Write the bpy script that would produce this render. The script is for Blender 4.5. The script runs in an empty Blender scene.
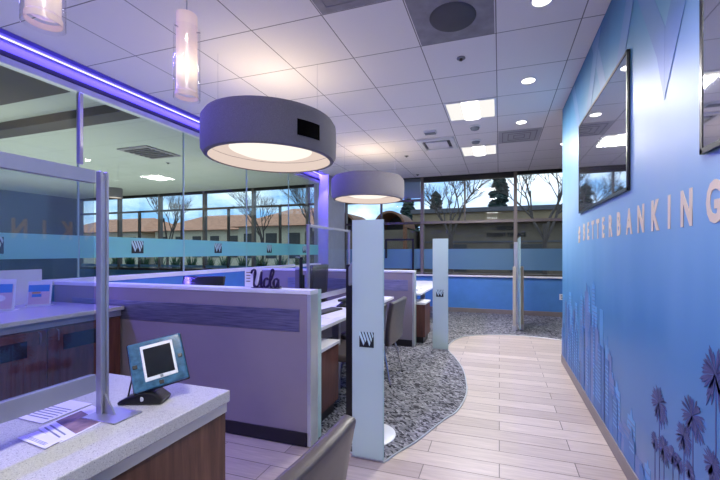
import bpy, bmesh, math, random
from mathutils import Vector, Matrix
random.seed(7)
scene = bpy.context.scene
COL = scene.collection
PI = math.pi

# ------------------------------------------------------------------ camera maths
F_PX, TH, CX, HY, EYE = 359.2, 0.303, 387.0, 252.0, 1.35
CEIL = EYE + 1.736
S, Cc = math.sin(TH), math.cos(TH)
def ray(px, py):
    u = (px - CX) / F_PX; v = (HY - py) / F_PX
    return Vector((-S + u * Cc, Cc + u * S, v))
def at(px, py, X=None, Y=None, Z=None):
    r = ray(px, py)
    if X is not None: t = X / r.x
    elif Y is not None: t = Y / r.y
    else: t = (Z - EYE) / r.z
    return Vector((r.x * t, r.y * t, EYE + r.z * t))

cam_d = bpy.data.cameras.new('camera'); cam = bpy.data.objects.new('camera', cam_d); COL.objects.link(cam)
cam.location = (0, 0, EYE); cam.rotation_euler = (PI / 2, 0, TH)
cam_d.sensor_width = 36; cam_d.lens = 36 * F_PX / 720
cam_d.shift_x = (360 - CX) / 720; cam_d.shift_y = (HY - 240) / 720
cam_d.clip_start = 0.02; cam_d.clip_end = 300
scene.camera = cam

# ------------------------------------------------------------------ materials
def srgb(r, g, b):
    f = lambda c: (c / 255 / 12.92) if c / 255 <= 0.04045 else ((c / 255 + 0.055) / 1.055) ** 2.4
    return (f(r), f(g), f(b), 1)
def newmat(name):
    m = bpy.data.materials.new(name); m.use_nodes = True
    nt = m.node_tree; nt.nodes.clear()
    out = nt.nodes.new('ShaderNodeOutputMaterial')
    return m, nt, out
def N(nt, t, **kw):
    n = nt.nodes.new(t)
    for k, v in kw.items():
        if k in n.inputs.keys(): n.inputs[k].default_value = v
        else: setattr(n, k, v)
    return n
def L(nt, a, b): nt.links.new(a, b)
def ramp(nt, stops, interp='LINEAR'):
    r = nt.nodes.new('ShaderNodeValToRGB'); r.color_ramp.interpolation = interp
    el = r.color_ramp.elements
    while len(el) < len(stops): el.new(0.5)
    for e, (p, c) in zip(el, stops): e.position = p; e.color = c
    return r
def coords(nt, scale=(1, 1, 1), loc=(0, 0, 0), rot=(0, 0, 0), kind='Object'):
    tc = nt.nodes.new('ShaderNodeTexCoord'); mp = nt.nodes.new('ShaderNodeMapping')
    mp.inputs['Scale'].default_value = scale; mp.inputs['Location'].default_value = loc; mp.inputs['Rotation'].default_value = rot
    L(nt, tc.outputs[kind], mp.inputs['Vector']); return mp.outputs['Vector']
def plain(name, col, rough=0.5, metal=0.0, var=0.06, vscale=6.0, spec=0.5, bump=0.0, bscale=200, coat=0):
    m, nt, out = newmat(name)
    b = N(nt, 'ShaderNodeBsdfPrincipled', Roughness=rough, Metallic=metal)
    b.inputs['Specular IOR Level'].default_value = spec
    b.inputs['Coat Weight'].default_value = coat
    v = coords(nt)
    n = N(nt, 'ShaderNodeTexNoise', Scale=vscale, Detail=4.0); L(nt, v, n.inputs['Vector'])
    lo = tuple(c * (1 - var) for c in col[:3]) + (1,); hi = tuple(min(1, c * (1 + var)) for c in col[:3]) + (1,)
    r = ramp(nt, [(0.3, lo), (0.7, hi)]); L(nt, n.outputs['Fac'], r.inputs['Fac']); L(nt, r.outputs['Color'], b.inputs['Base Color'])
    if bump:
        n2 = N(nt, 'ShaderNodeTexNoise', Scale=bscale, Detail=2.0); L(nt, v, n2.inputs['Vector'])
        bp = N(nt, 'ShaderNodeBump', Strength=bump, Distance=0.002); L(nt, n2.outputs['Fac'], bp.inputs['Height']); L(nt, bp.outputs['Normal'], b.inputs['Normal'])
    L(nt, b.outputs[0], out.inputs[0]); return m
def emit(name, col, strength):
    m, nt, out = newmat(name)
    e = N(nt, 'ShaderNodeEmission', Color=col, Strength=strength); L(nt, e.outputs[0], out.inputs[0]); return m
def glass(name, tint=(1, 1, 1, 1), refl=1.0, ior=1.5, rough=0.0):
    m, nt, out = newmat(name)
    t = N(nt, 'ShaderNodeBsdfTransparent', Color=tint); g = N(nt, 'ShaderNodeBsdfGlossy', Roughness=rough)
    lw = N(nt, 'ShaderNodeLayerWeight', Blend=0.5); pw = N(nt, 'ShaderNodeMath', operation='POWER'); pw.inputs[1].default_value = 4.5
    mu = N(nt, 'ShaderNodeMath', operation='MULTIPLY_ADD'); mu.inputs[1].default_value = .8; mu.inputs[2].default_value = refl * .035; mu.use_clamp = True
    mx = nt.nodes.new('ShaderNodeMixShader')
    L(nt, lw.outputs['Facing'], pw.inputs[0]); L(nt, pw.outputs[0], mu.inputs[0]); L(nt, mu.outputs[0], mx.inputs[0]); L(nt, t.outputs[0], mx.inputs[1]); L(nt, g.outputs[0], mx.inputs[2]); L(nt, mx.outputs[0], out.inputs[0])
    return m
def frosted(name, col, clear=0.25, gloss=0.06):
    m, nt, out = newmat(name)
    t = N(nt, 'ShaderNodeBsdfTransparent', Color=col); d = N(nt, 'ShaderNodeBsdfDiffuse', Color=col); tr = N(nt, 'ShaderNodeBsdfTranslucent', Color=col)
    g = N(nt, 'ShaderNodeBsdfGlossy', Roughness=0.15)
    m1 = nt.nodes.new('ShaderNodeMixShader'); m1.inputs[0].default_value = 0.5
    m2 = nt.nodes.new('ShaderNodeMixShader'); m2.inputs[0].default_value = clear
    m3 = nt.nodes.new('ShaderNodeMixShader'); m3.inputs[0].default_value = gloss
    v = coords(nt); n = N(nt, 'ShaderNodeTexNoise', Scale=900.0); L(nt, v, n.inputs['Vector'])
    bp = N(nt, 'ShaderNodeBump', Strength=0.1, Distance=0.001); L(nt, n.outputs['Fac'], bp.inputs['Height']); L(nt, bp.outputs[0], g.inputs['Normal'])
    L(nt, d.outputs[0], m1.inputs[1]); L(nt, tr.outputs[0], m1.inputs[2]); L(nt, m1.outputs[0], m2.inputs[1]); L(nt, t.outputs[0], m2.inputs[2])
    L(nt, m2.outputs[0], m3.inputs[1]); L(nt, g.outputs[0], m3.inputs[2]); L(nt, m3.outputs[0], out.inputs[0]); return m

def wood_floor():
    m, nt, out = newmat('plank_tile')
    v = coords(nt)
    br = N(nt, 'ShaderNodeTexBrick'); br.offset = 0.5; br.inputs['Scale'].default_value = 1.0
    br.inputs['Brick Width'].default_value = 0.92; br.inputs['Row Height'].default_value = 0.15
    br.inputs['Mortar Size'].default_value = 0.003; br.inputs['Mortar Smooth'].default_value = 0.1
    br.inputs['Color1'].default_value = srgb(205, 190, 178); br.inputs['Color2'].default_value = srgb(178, 162, 152); br.inputs['Mortar'].default_value = srgb(120, 110, 104)
    L(nt, v, br.inputs['Vector'])
    v2 = coords(nt, scale=(1.2, 16, 1)); n = N(nt, 'ShaderNodeTexNoise', Scale=3.0, Detail=8.0, Roughness=0.65); L(nt, v2, n.inputs['Vector'])
    r = ramp(nt, [(0.25, (0.72, 0.70, 0.70, 1)), (0.75, (1.05, 1.05, 1.05, 1))]); L(nt, n.outputs['Fac'], r.inputs['Fac'])
    mx = N(nt, 'ShaderNodeMix', data_type='RGBA', blend_type='MULTIPLY'); mx.inputs[0].default_value = 1
    L(nt, br.outputs['Color'], mx.inputs[6]); L(nt, r.outputs['Color'], mx.inputs[7])
    b = N(nt, 'ShaderNodeBsdfPrincipled', Roughness=0.38); L(nt, mx.outputs[2], b.inputs['Base Color'])
    bp = N(nt, 'ShaderNodeBump', Strength=0.4, Distance=0.002); bp.invert = True; L(nt, br.outputs['Fac'], bp.inputs['Height']); L(nt, bp.outputs[0], b.inputs['Normal'])
    L(nt, b.outputs[0], out.inputs[0]); return m
def carpet_mat():
    m, nt, out = newmat('flecked_carpet')
    v = coords(nt, scale=(1, 1.0, 1), rot=(0, 0, 0.6)); nn = N(nt, 'ShaderNodeTexNoise', Scale=14.0, Detail=2.0); L(nt, v, nn.inputs['Vector'])
    va = N(nt, 'ShaderNodeVectorMath', operation='MULTIPLY_ADD'); va.inputs[1].default_value = (0.05,) * 3
    L(nt, nn.outputs['Color'], va.inputs[0]); L(nt, v, va.inputs[2])
    mp = nt.nodes.new('ShaderNodeMapping'); mp.inputs['Scale'].default_value = (34, 78, 1); L(nt, va.outputs[0], mp.inputs['Vector'])
    vo = N(nt, 'ShaderNodeTexVoronoi', Scale=1.0); L(nt, mp.outputs[0], vo.inputs['Vector'])
    r = ramp(nt, [(0, srgb(64, 64, 70)), (0.26, srgb(64, 64, 70)), (0.3, srgb(112, 112, 118)), (0.55, srgb(134, 134, 140)), (0.85, srgb(160, 160, 166))], 'CONSTANT')
    sep = N(nt, 'ShaderNodeSeparateColor'); L(nt, vo.outputs['Color'], sep.inputs[0]); L(nt, sep.outputs[0], r.inputs['Fac'])
    n2 = N(nt, 'ShaderNodeTexNoise', Scale=350.0, Detail=2.0); L(nt, v, n2.inputs['Vector'])
    r2 = ramp(nt, [(0.3, (0.7, 0.7, 0.7, 1)), (0.7, (1.15, 1.15, 1.15, 1))]); L(nt, n2.outputs['Fac'], r2.inputs['Fac'])
    mx = N(nt, 'ShaderNodeMix', data_type='RGBA', blend_type='MULTIPLY'); mx.inputs[0].default_value = 1; L(nt, r.outputs['Color'], mx.inputs[6]); L(nt, r2.outputs['Color'], mx.inputs[7])
    b = N(nt, 'ShaderNodeBsdfPrincipled', Roughness=0.95); b.inputs['Specular IOR Level'].default_value = 0.1; L(nt, mx.outputs[2], b.inputs['Base Color'])
    bp = N(nt, 'ShaderNodeBump', Strength=0.5, Distance=0.003); L(nt, n2.outputs['Fac'], bp.inputs['Height']); L(nt, bp.outputs[0], b.inputs['Normal'])
    L(nt, b.outputs[0], out.inputs[0]); return m
def ceiling_mat(name, col, grid=True):
    m, nt, out = newmat(name)
    b = N(nt, 'ShaderNodeBsdfPrincipled', Roughness=0.9); b.inputs['Specular IOR Level'].default_value = 0.15
    v = coords(nt, loc=(1.854 + 6.1, -2.98 + 6.1, 0))
    br = N(nt, 'ShaderNodeTexBrick'); br.offset = 0.0; br.inputs['Scale'].default_value = 1
    br.inputs['Brick Width'].default_value = 0.61; br.inputs['Row Height'].default_value = 0.61; br.inputs['Mortar Size'].default_value = 0.0042; br.inputs['Mortar Smooth'].default_value = 0.0
    br.inputs['Color1'].default_value = col; br.inputs['Color2'].default_value = tuple(c * 0.97 for c in col[:3]) + (1,)
    br.inputs['Mortar'].default_value = tuple(c * (0.3 if grid else 0.8) for c in col[:3]) + (1,)
    L(nt, v, br.inputs['Vector'])
    n = N(nt, 'ShaderNodeTexNoise', Scale=220.0, Detail=3.0); L(nt, v, n.inputs['Vector'])
    r = ramp(nt, [(0.35, (0.9, 0.9, 0.9, 1)), (0.6, (1, 1, 1, 1))]); L(nt, n.outputs['Fac'], r.inputs['Fac'])
    mx = N(nt, 'ShaderNodeMix', data_type='RGBA', blend_type='MULTIPLY'); mx.inputs[0].default_value = 1; L(nt, br.outputs['Color'], mx.inputs[6]); L(nt, r.outputs['Color'], mx.inputs[7])
    L(nt, mx.outputs[2], b.inputs['Base Color']); L(nt, b.outputs[0], out.inputs[0]); return m
def mural_mat():
    m, nt, out = newmat('mural_print')
    tc = nt.nodes.new('ShaderNodeTexCoord'); sx = nt.nodes.new('ShaderNodeSeparateXYZ'); L(nt, tc.outputs['Object'], sx.inputs[0])
    n = N(nt, 'ShaderNodeTexNoise', Scale=1.3, Detail=2.0); mpv = coords(nt, scale=(1, 2.2, 0.5)); L(nt, mpv, n.inputs['Vector'])
    ma = N(nt, 'ShaderNodeMath', operation='MULTIPLY_ADD'); ma.inputs[1].default_value = 0.5; L(nt, n.outputs['Fac'], ma.inputs[0]); L(nt, sx.outputs[2], ma.inputs[2])
    mr = N(nt, 'ShaderNodeMapRange'); mr.inputs[1].default_value = 0.25; mr.inputs[2].default_value = 3.3; L(nt, ma.outputs[0], mr.inputs[0])
    r = ramp(nt, [(0.0, srgb(120, 134, 166)), (0.14, srgb(76, 124, 168)), (0.30, srgb(72, 132, 178)), (0.46, srgb(120, 168, 204)), (0.60, srgb(150, 182, 208)), (0.75, srgb(120, 168, 198)), (0.92, srgb(58, 134, 182)), (1.0, srgb(36, 112, 164))])
    L(nt, mr.outputs[0], r.inputs['Fac'])
    b = N(nt, 'ShaderNodeBsdfPrincipled', Roughness=0.42); b.inputs['Specular IOR Level'].default_value = 0.45
    L(nt, r.outputs['Color'], b.inputs['Base Color']); L(nt, b.outputs[0], out.inputs[0]); return m
def wood_mat(name, c1, c2, scale=(14, 14, 1.2), rough=0.42):
    m, nt, out = newmat(name)
    v = coords(nt, scale=scale); n = N(nt, 'ShaderNodeTexNoise', Scale=2.4, Detail=8.0, Roughness=0.6, Distortion=0.4); L(nt, v, n.inputs['Vector'])
    r = ramp(nt, [(0.28, c1), (0.72, c2)]); L(nt, n.outputs['Fac'], r.inputs['Fac'])
    b = N(nt, 'ShaderNodeBsdfPrincipled', Roughness=rough); L(nt, r.outputs['Color'], b.inputs['Base Color']); L(nt, b.outputs[0], out.inputs[0]); return m
def quartz():
    m, nt, out = newmat('speckled_quartz')
    v = coords(nt); vo = N(nt, 'ShaderNodeTexVoronoi', Scale=420.0); L(nt, v, vo.inputs['Vector'])
    sep = N(nt, 'ShaderNodeSeparateColor'); L(nt, vo.outputs['Color'], sep.inputs[0])
    r = ramp(nt, [(0, srgb(150, 148, 154)), (0.05, srgb(186, 183, 187)), (0.35, srgb(198, 195, 198)), (0.9, srgb(208, 206, 208))], 'CONSTANT'); L(nt, sep.outputs[0], r.inputs['Fac'])
    b = N(nt, 'ShaderNodeBsdfPrincipled', Roughness=0.22); L(nt, r.outputs['Color'], b.inputs['Base Color']); L(nt, b.outputs[0], out.inputs[0]); return m
def wave_metal():
    m, nt, out = newmat('rippled_metal')
    v = coords(nt, scale=(2.0, 1, 46)); n = N(nt, 'ShaderNodeTexNoise', Scale=3.0, Detail=3.0); L(nt, v, n.inputs['Vector'])
    r = ramp(nt, [(0.3, srgb(112, 112, 140)), (0.7, srgb(150, 150, 178))]); L(nt, n.outputs['Fac'], r.inputs['Fac'])
    b = N(nt, 'ShaderNodeBsdfPrincipled', Roughness=0.3, Metallic=0.65); L(nt, r.outputs['Color'], b.inputs['Base Color'])
    bp = N(nt, 'ShaderNodeBump', Strength=0.6, Distance=0.004); L(nt, n.outputs['Fac'], bp.inputs['Height']); L(nt, bp.outputs[0], b.inputs['Normal'])
    L(nt, b.outputs[0], out.inputs[0]); return m
def fabric(name, col):
    m, nt, out = newmat(name)
    v = coords(nt); w = N(nt, 'ShaderNodeTexNoise', Scale=300.0, Detail=2.0); L(nt, v, w.inputs['Vector'])
    r = ramp(nt, [(0.3, tuple(c * .7 for c in col[:3]) + (1,)), (0.7, tuple(c * 1.2 for c in col[:3]) + (1,))]); L(nt, w.outputs['Fac'], r.inputs['Fac'])
    b = N(nt, 'ShaderNodeBsdfPrincipled', Roughness=0.9); b.inputs['Specular IOR Level'].default_value = 0.1
    L(nt, r.outputs['Color'], b.inputs['Base Color']); L(nt, b.outputs[0], out.inputs[0]); return m
def perforated(name, col, dark, scale=60):
    m, nt, out = newmat(name)
    v = coords(nt); vo = N(nt, 'ShaderNodeTexVoronoi', Scale=scale, Randomness=0.0); L(nt, v, vo.inputs['Vector'])
    r = ramp(nt, [(0.25, dark), (0.4, col)]); L(nt, vo.outputs['Distance'], r.inputs['Fac'])
    b = N(nt, 'ShaderNodeBsdfPrincipled', Roughness=0.55, Metallic=0.2); L(nt, r.outputs['Color'], b.inputs['Base Color']); L(nt, b.outputs[0], out.inputs[0]); return m

M = dict(
    floor=wood_floor(), carpet=carpet_mat(), ceil=ceiling_mat('ceiling_tile', srgb(238, 234, 236)), ceil2=ceiling_mat('plaster_ceiling', srgb(196, 204, 196), False),
    mural=mural_mat(), white=plain('white_paint', srgb(214, 214, 218), 0.6), greywall=plain('grey_paint', srgb(150, 148, 158), 0.6),
    bluewall=plain('blue_wall_paint', srgb(72, 128, 192), 0.55), darkwall=plain('dark_blue_wall', srgb(26, 34, 46), 0.6, var=.3, vscale=1.5), lavwall=plain('column_paint', srgb(170, 170, 184), 0.5),
    bronze=plain('bronze_frame', srgb(78, 72, 68), 0.4, metal=0.5), black=plain('black_metal', srgb(14, 14, 17), 0.35), mull=plain('grey_mullion', srgb(112, 104, 102), 0.45, metal=0.3),
    alu=plain('brushed_aluminium', srgb(176, 176, 190), 0.32, metal=0.7), chrome=plain('chrome', srgb(205, 205, 212), 0.12, metal=1.0),
    winglass=glass('window_glass', (0.95, 0.98, 0.99, 1), 0.25), wallglass=glass('tinted_partition_glass', (0.88, 0.93, 0.92, 1), 0.9), scrglass=glass('screen_glass', (0.86, 0.88, 0.90, 1), 3.3),
    edge=plain('glass_edge', srgb(176, 204, 202), 0.2), band=frosted('frosted_film', srgb(176, 240, 240), 0.18), bandb=frosted('frosted_window_film', srgb(132, 172, 200), 0.25),
    frost=frosted('frosted_acrylic', srgb(214, 228, 230), 0.14), partition=plain('partition_laminate', srgb(142, 132, 140), 0.5, var=.03), cap=plain('white_laminate', srgb(226, 226, 232), 0.35),
    ripple=wave_metal(), quartz=quartz(), wood=wood_mat('walnut_veneer', srgb(74, 46, 38), srgb(122, 82, 66)), redwood=wood_mat('cherry_veneer', srgb(70, 40, 36), srgb(112, 68, 58)),
    leather=plain('grey_leather', srgb(74, 67, 66), 0.33, var=.12, vscale=25, bump=.25, bscale=260), darkleather=plain('black_vinyl', srgb(30, 30, 34), 0.4),
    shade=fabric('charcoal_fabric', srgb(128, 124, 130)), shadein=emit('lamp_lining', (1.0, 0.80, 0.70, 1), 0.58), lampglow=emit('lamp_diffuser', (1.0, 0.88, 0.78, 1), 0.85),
    troffer=emit('troffer_lens', (1.0, 0.95, 0.88, 1), 3.2), down=emit('downlight_lens', (1.0, 0.95, 0.88, 1), 4.0), led=emit('led_strip', (0.5, 0.45, 1.0, 1), 2.2),
    tubew=emit('pendant_tube', (1.0, 0.86, 0.68, 1), 0.95), tubehot=emit('pendant_bulb', (1.0, 0.93, 0.78, 1), 2.2), pglass=glass('pendant_glass', (0.97, 0.96, 0.98, 1), 1.6),
    tv=plain('screen_panel', srgb(214, 214, 220), 0.03, metal=0.95, var=.01, spec=.8), bezel=plain('black_bezel', srgb(10, 10, 13), 0.3), letter=plain('peach_letter', srgb(222, 204, 176), 0.5),
    vent=plain('grille_metal', srgb(138, 136, 144), 0.55, var=.2, vscale=8), ventdark=plain('vent_dark_grey', srgb(84, 84, 90), 0.8), grille=perforated('perforated_grille', srgb(186, 186, 192), srgb(140, 140, 148), 90),  # ventdark: one plain dark grey for grilles, slots, louvres and keys
    paper=plain('paper', srgb(228, 226, 234), 0.6), photo=plain('printed_photo', srgb(120, 96, 92), 0.5, var=.8, vscale=18), sky=plain('printed_blue', srgb(40, 122, 196), 0.45, var=.15), orange=plain('printed_orange', srgb(200, 130, 70), 0.5), pink=plain('printed_pink', srgb(206, 176, 190), 0.5, var=.1),
    purple=plain('dark_purple', srgb(36, 18, 66), 0.35), case=plain('blue_tablet_case', srgb(58, 100, 128), 0.15, var=.4, vscale=40, coat=.6), whitep=plain('white_plastic', srgb(222, 224, 228), 0.35), dscreen=plain('dark_screen', srgb(16, 20, 22), 0.08, spec=.8),
    dlogo=plain('logo_black', srgb(28, 34, 40), 0.4), llogo=plain('logo_pale', srgb(196, 222, 226), 0.4), base=plain('skirting_grey', srgb(132, 124, 120), 0.4, metal=.2), dbase=plain('skirting_black', srgb(22, 20, 26), 0.35),
    brownw=plain('brown_stucco', srgb(106, 94, 78), 0.85, var=.15, vscale=1.2), tan=plain('tan_stucco', srgb(140, 122, 94), 0.85, var=.12, vscale=1.5), fascia=plain('grey_fascia', srgb(86, 84, 88), 0.7), sign=plain('dark_letters', srgb(24, 20, 18), 0.6),
    terra=plain('orange_roof_tile', srgb(202, 138, 104), 0.8, var=.2, vscale=3), cream=plain('cream_stucco', srgb(214, 200, 172), 0.85), opening=plain('shaded_opening', srgb(62, 60, 58), 0.6), arch=plain('brown_awning', srgb(112, 72, 46), 0.7, var=.2),
    bark=plain('grey_bark', srgb(76, 66, 60), 0.9, var=.2), conifer=plain('conifer_green', srgb(30, 48, 42), 0.9, var=.3), leaf=plain('leaf_green', srgb(66, 112, 60), 0.7, var=.4, vscale=3), ground=plain('mulch_ground', srgb(84, 68, 54), 0.95, var=.3, vscale=.8), asphalt=plain('asphalt', srgb(110, 108, 108), 0.9),
    skyA=plain('print_light_blue', srgb(88, 150, 200), 0.45, var=.12), skyB=plain('print_mid_blue', srgb(56, 110, 168), 0.45, var=.15), skyC=plain('print_dusty_violet', srgb(96, 122, 168), 0.45, var=.12), palm=plain('print_palm_violet', srgb(66, 74, 122), 0.5, var=.15), mono=plain('print_periwinkle', srgb(98, 140, 188), 0.45, var=.03),
    matt=plain('matt_black', srgb(6, 6, 7), 0.95, spec=.05), tubew2=frosted('pendant_opal_glass', srgb(255, 240, 226), .05, .04),
    darkbeam=plain('dark_soffit', srgb(70, 68, 70), 0.8), lens=plain('steel_pale', srgb(196, 200, 204), 0.3, metal=.5), woodpost=plain('tan_post', srgb(176, 168, 156), 0.5), grey=plain('grey_plastic', srgb(120, 124, 132), 0.5), blackc=plain('key_black', srgb(20, 22, 26), 0.45),
)

# ------------------------------------------------------------------ geometry helpers
class MB:
    def __init__(s): s.bm = bmesh.new()
    def box(s, x0, x1, y0, y1, z0, z1):
        if x1 < x0: x0, x1 = x1, x0
        if y1 < y0: y0, y1 = y1, y0
        if z1 < z0: z0, z1 = z1, z0
        v = [s.bm.verts.new(p) for p in ((x0,y0,z0),(x1,y0,z0),(x1,y1,z0),(x0,y1,z0),(x0,y0,z1),(x1,y0,z1),(x1,y1,z1),(x0,y1,z1))]
        for f in ((0,3,2,1),(4,5,6,7),(0,1,5,4),(1,2,6,5),(2,3,7,6),(3,0,4,7)): s.bm.faces.new([v[i] for i in f])
        return s
    def rot_box(s, c, size, mat):
        a = [Vector((sx * size[0] / 2, sy * size[1] / 2, sz * size[2] / 2)) for sz in (-1, 1) for sx, sy in ((-1,-1),(1,-1),(1,1),(-1,1))]
        v = [s.bm.verts.new(Vector(c) + mat @ p) for p in a]
        for f in ((0,3,2,1),(4,5,6,7),(0,1,5,4),(1,2,6,5),(2,3,7,6),(3,0,4,7)): s.bm.faces.new([v[i] for i in f])
        return s
    def tube(s, pts, r, seg=10, caps=True):
        pts = [Vector(p) for p in pts]; rings = []
        rr = r if isinstance(r, (list, tuple)) else [r] * len(pts)
        up = None
        for i, p in enumerate(pts):
            d = (pts[min(i + 1, len(pts) - 1)] - pts[max(i - 1, 0)]).normalized()
            if up is None: up = Vector((0, 0, 1)) if abs(d.z) < .9 else Vector((1, 0, 0))
            a = d.cross(up).normalized(); b = a.cross(d).normalized(); up = b
            rings.append([s.bm.verts.new(p + (a * math.cos(2 * PI * k / seg) + b * math.sin(2 * PI * k / seg)) * rr[i]) for k in range(seg)])
        for i in range(len(rings) - 1):
            for k in range(seg):
                s.bm.faces.new((rings[i][k], rings[i][(k + 1) % seg], rings[i + 1][(k + 1) % seg], rings[i + 1][k]))
        if caps: s.bm.faces.new(rings[0][::-1]); s.bm.faces.new(rings[-1])
        return s
    def lathe(s, prof, c=(0, 0), seg=48, closed=False):
        rings = []
        for r, z in prof:
            if r < 1e-6: rings.append([s.bm.verts.new((c[0], c[1], z))])
            else: rings.append([s.bm.verts.new((c[0] + r * math.cos(2 * PI * k / seg), c[1] + r * math.sin(2 * PI * k / seg), z)) for k in range(seg)])
        pr = list(zip(rings, rings[1:])) + ([(rings[-1], rings[0])] if closed else [])
        for A, B in pr:
            for k in range(seg):
                a = A[k % len(A)]; b = A[(k + 1) % len(A)]; c_ = B[(k + 1) % len(B)]; d = B[k % len(B)]
                u = []
                for q in (a, b, c_, d):
                    if q not in u: u.append(q)
                if len(u) > 2: s.bm.faces.new(u)
        return s
    def prism(s, poly, axis, a0, a1):
        # poly of 2-D points swept along axis from a0 to a1; axis 'x': points are (y,z); 'y': (x,z); 'z': (x,y)
        def P(p, a): return {'x': (a, p[0], p[1]), 'y': (p[0], a, p[1]), 'z': (p[0], p[1], a)}[axis]
        A = [s.bm.verts.new(P(p, a0)) for p in poly]; B = [s.bm.verts.new(P(p, a1)) for p in poly]
        n = len(poly); s.bm.faces.new(A); s.bm.faces.new(B[::-1])
        for i in range(n): s.bm.faces.new((A[i], B[i], B[(i + 1) % n], A[(i + 1) % n]))
        return s
    def grid(s, fn, nu, nv, thick=None):
        V = [[s.bm.verts.new(fn(i / nu, j / nv)) for j in range(nv + 1)] for i in range(nu + 1)]
        for i in range(nu):
            for j in range(nv): s.bm.faces.new((V[i][j], V[i + 1][j], V[i + 1][j + 1], V[i][j + 1]))
        return s
    def build(s, name, mat, parent=None, bevel=0.0, smooth=False, solid=0.0, subsurf=0, weighted=True):
        bmesh.ops.recalc_face_normals(s.bm, faces=s.bm.faces)
        off = Vector((0, 0, 0)); p = parent
        while p is not None: off += p.location; p = p.parent
        if parent is None:
            lo = [min(v.co[i] for v in s.bm.verts) for i in range(3)]; hi = [max(v.co[i] for v in s.bm.verts) for i in range(3)]
            keep = Vector(((lo[0] + hi[0]) / 2, (lo[1] + hi[1]) / 2, lo[2]))
            if s.__dict__.get('origin0'): keep = Vector((0, 0, 0))
            off = keep
        for v in s.bm.verts: v.co -= off
        me = bpy.data.meshes.new(name); s.bm.to_mesh(me); s.bm.free(); me.materials.append(mat)
        o = bpy.data.objects.new(name, me); COL.objects.link(o)
        if parent is None: o.location = off
        else: o.parent = parent
        if smooth:
            for f in me.polygons: f.use_smooth = True
            try: me.set_sharp_from_angle(angle=math.radians(40))
            except Exception: pass
        if solid:
            md = o.modifiers.new('solid', 'SOLIDIFY'); md.thickness = solid; md.offset = 0
        if subsurf:
            md = o.modifiers.new('sub', 'SUBSURF'); md.levels = subsurf; md.render_levels = subsurf
        if bevel:
            md = o.modifiers.new('bevel', 'BEVEL'); md.width = bevel; md.segments = 2; md.limit_method = 'ANGLE'
        return o
def world0(mb): mb.origin0 = True; return mb
def tag(o, label=None, cat=None, group=None, kind=None):
    if label: o['label'] = label
    if cat: o['category'] = cat
    if group: o['group'] = group
    if kind: o['kind'] = kind
    return o
def thing(name, label, cat, loc=(0, 0, 0), group=None):
    o = bpy.data.objects.new(name, None); COL.objects.link(o); o.location = loc; o.empty_display_size = .1
    return tag(o, label, cat, group)
def struct(o, label=None): o['kind'] = 'structure'; return o
def copy_tree(o, loc=None, rz=None, label=None, parent=None):
    c = o.copy(); COL.objects.link(c)
    if parent is not None: c.parent = parent
    for ch in list(o.children): copy_tree(ch, parent=c)
    if loc is not None: c.location = loc
    if rz is not None: c.rotation_euler.z = rz
    if label: c['label'] = label
    return c
def text_mesh(body, size, font_bold=0.0, extrude=0.002, xs=1.0, spacing=1.0, align='LEFT'):
    cu = bpy.data.curves.new('txt', 'FONT'); cu.body = body; cu.size = size; cu.extrude = extrude; cu.offset = font_bold; cu.space_character = spacing; cu.align_x = align
    cu.resolution_u = 3
    o = bpy.data.objects.new('txt', cu); COL.objects.link(o); dg = bpy.context.evaluated_depsgraph_get(); dg.update()
    me = bpy.data.meshes.new_from_object(o.evaluated_get(dg)); bm = bmesh.new(); bm.from_mesh(me)
    bpy.data.objects.remove(o); bpy.data.curves.remove(cu); bpy.data.meshes.remove(me)
    for v in bm.verts: v.co.x *= xs
    return bm
def mb_text(mb, bm, mat):
    bm.transform(mat); me = bpy.data.meshes.new('t'); bm.to_mesh(me); bm.free(); mb.bm.from_mesh(me); bpy.data.meshes.remove(me); return mb

# logo: dark square crossed by pale slanting bars; p0 = lower left corner, ux/uz = edge vectors, n = outward
def logo(parent, p0, ux, uz, n, dark='dlogo', light='llogo'):
    p0, ux, uz, n = map(Vector, (p0, ux, uz, n))
    def poly(mb, pts, t0, t1):
        A = [mb.bm.verts.new(p0 + ux * a + uz * b + n * t0) for a, b in pts]; B = [mb.bm.verts.new(p0 + ux * a + uz * b + n * t1) for a, b in pts]
        k = len(pts); mb.bm.faces.new(A); mb.bm.faces.new(B[::-1])
        for i in range(k): mb.bm.faces.new((A[i], B[i], B[(i + 1) % k], A[(i + 1) % k]))
    m = MB(); poly(m, [(0, 0), (1, 0), (1, 1), (0, 1)], 0.0005, 0.002); lg = m.build('logo_square', M[dark], parent); lg['label'] = 'dark square emblem with slanting pale bars'
    m = MB()
    for pts in ([(0, .80), (0, 1.0), (.08, 1.0), (.37, .30), (.29, .12)], [(.17, 1), (.29, 1), (.49, .50), (.42, .32)], [(.38, 1), (.50, 1), (.77, .30), (.70, .10)], [(.59, 1), (.71, 1), (.88, .55), (.82, .36)], [(.80, 1), (.90, 1), (.98, .78), (.93, .62)]):
        poly(m, pts, 0.0022, 0.0035)
    m.build('emblem_bars', M[light], lg)

# ------------------------------------------------------------------ room shell
XR, XL, YB = 0.74, -3.9, 8.2
m = MB(); m.box(-13.2, 5.0, -5.0, 8.35, -0.12, 0.0); struct(world0(m).build('floor', M['floor']))
edge_px = [(384, 463), (400, 451.7), (416.7, 441.7), (443, 421), (456.7, 411.7), (465, 398), (466.7, 386.7), (463, 370), (455, 358), (448, 350), (449, 345), (456.7, 339.3), (470, 336), (500, 335), (533, 337), (563, 340.7)]
pts = [at(x, y, Z=0).to_2d() for x, y in edge_px]
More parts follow.
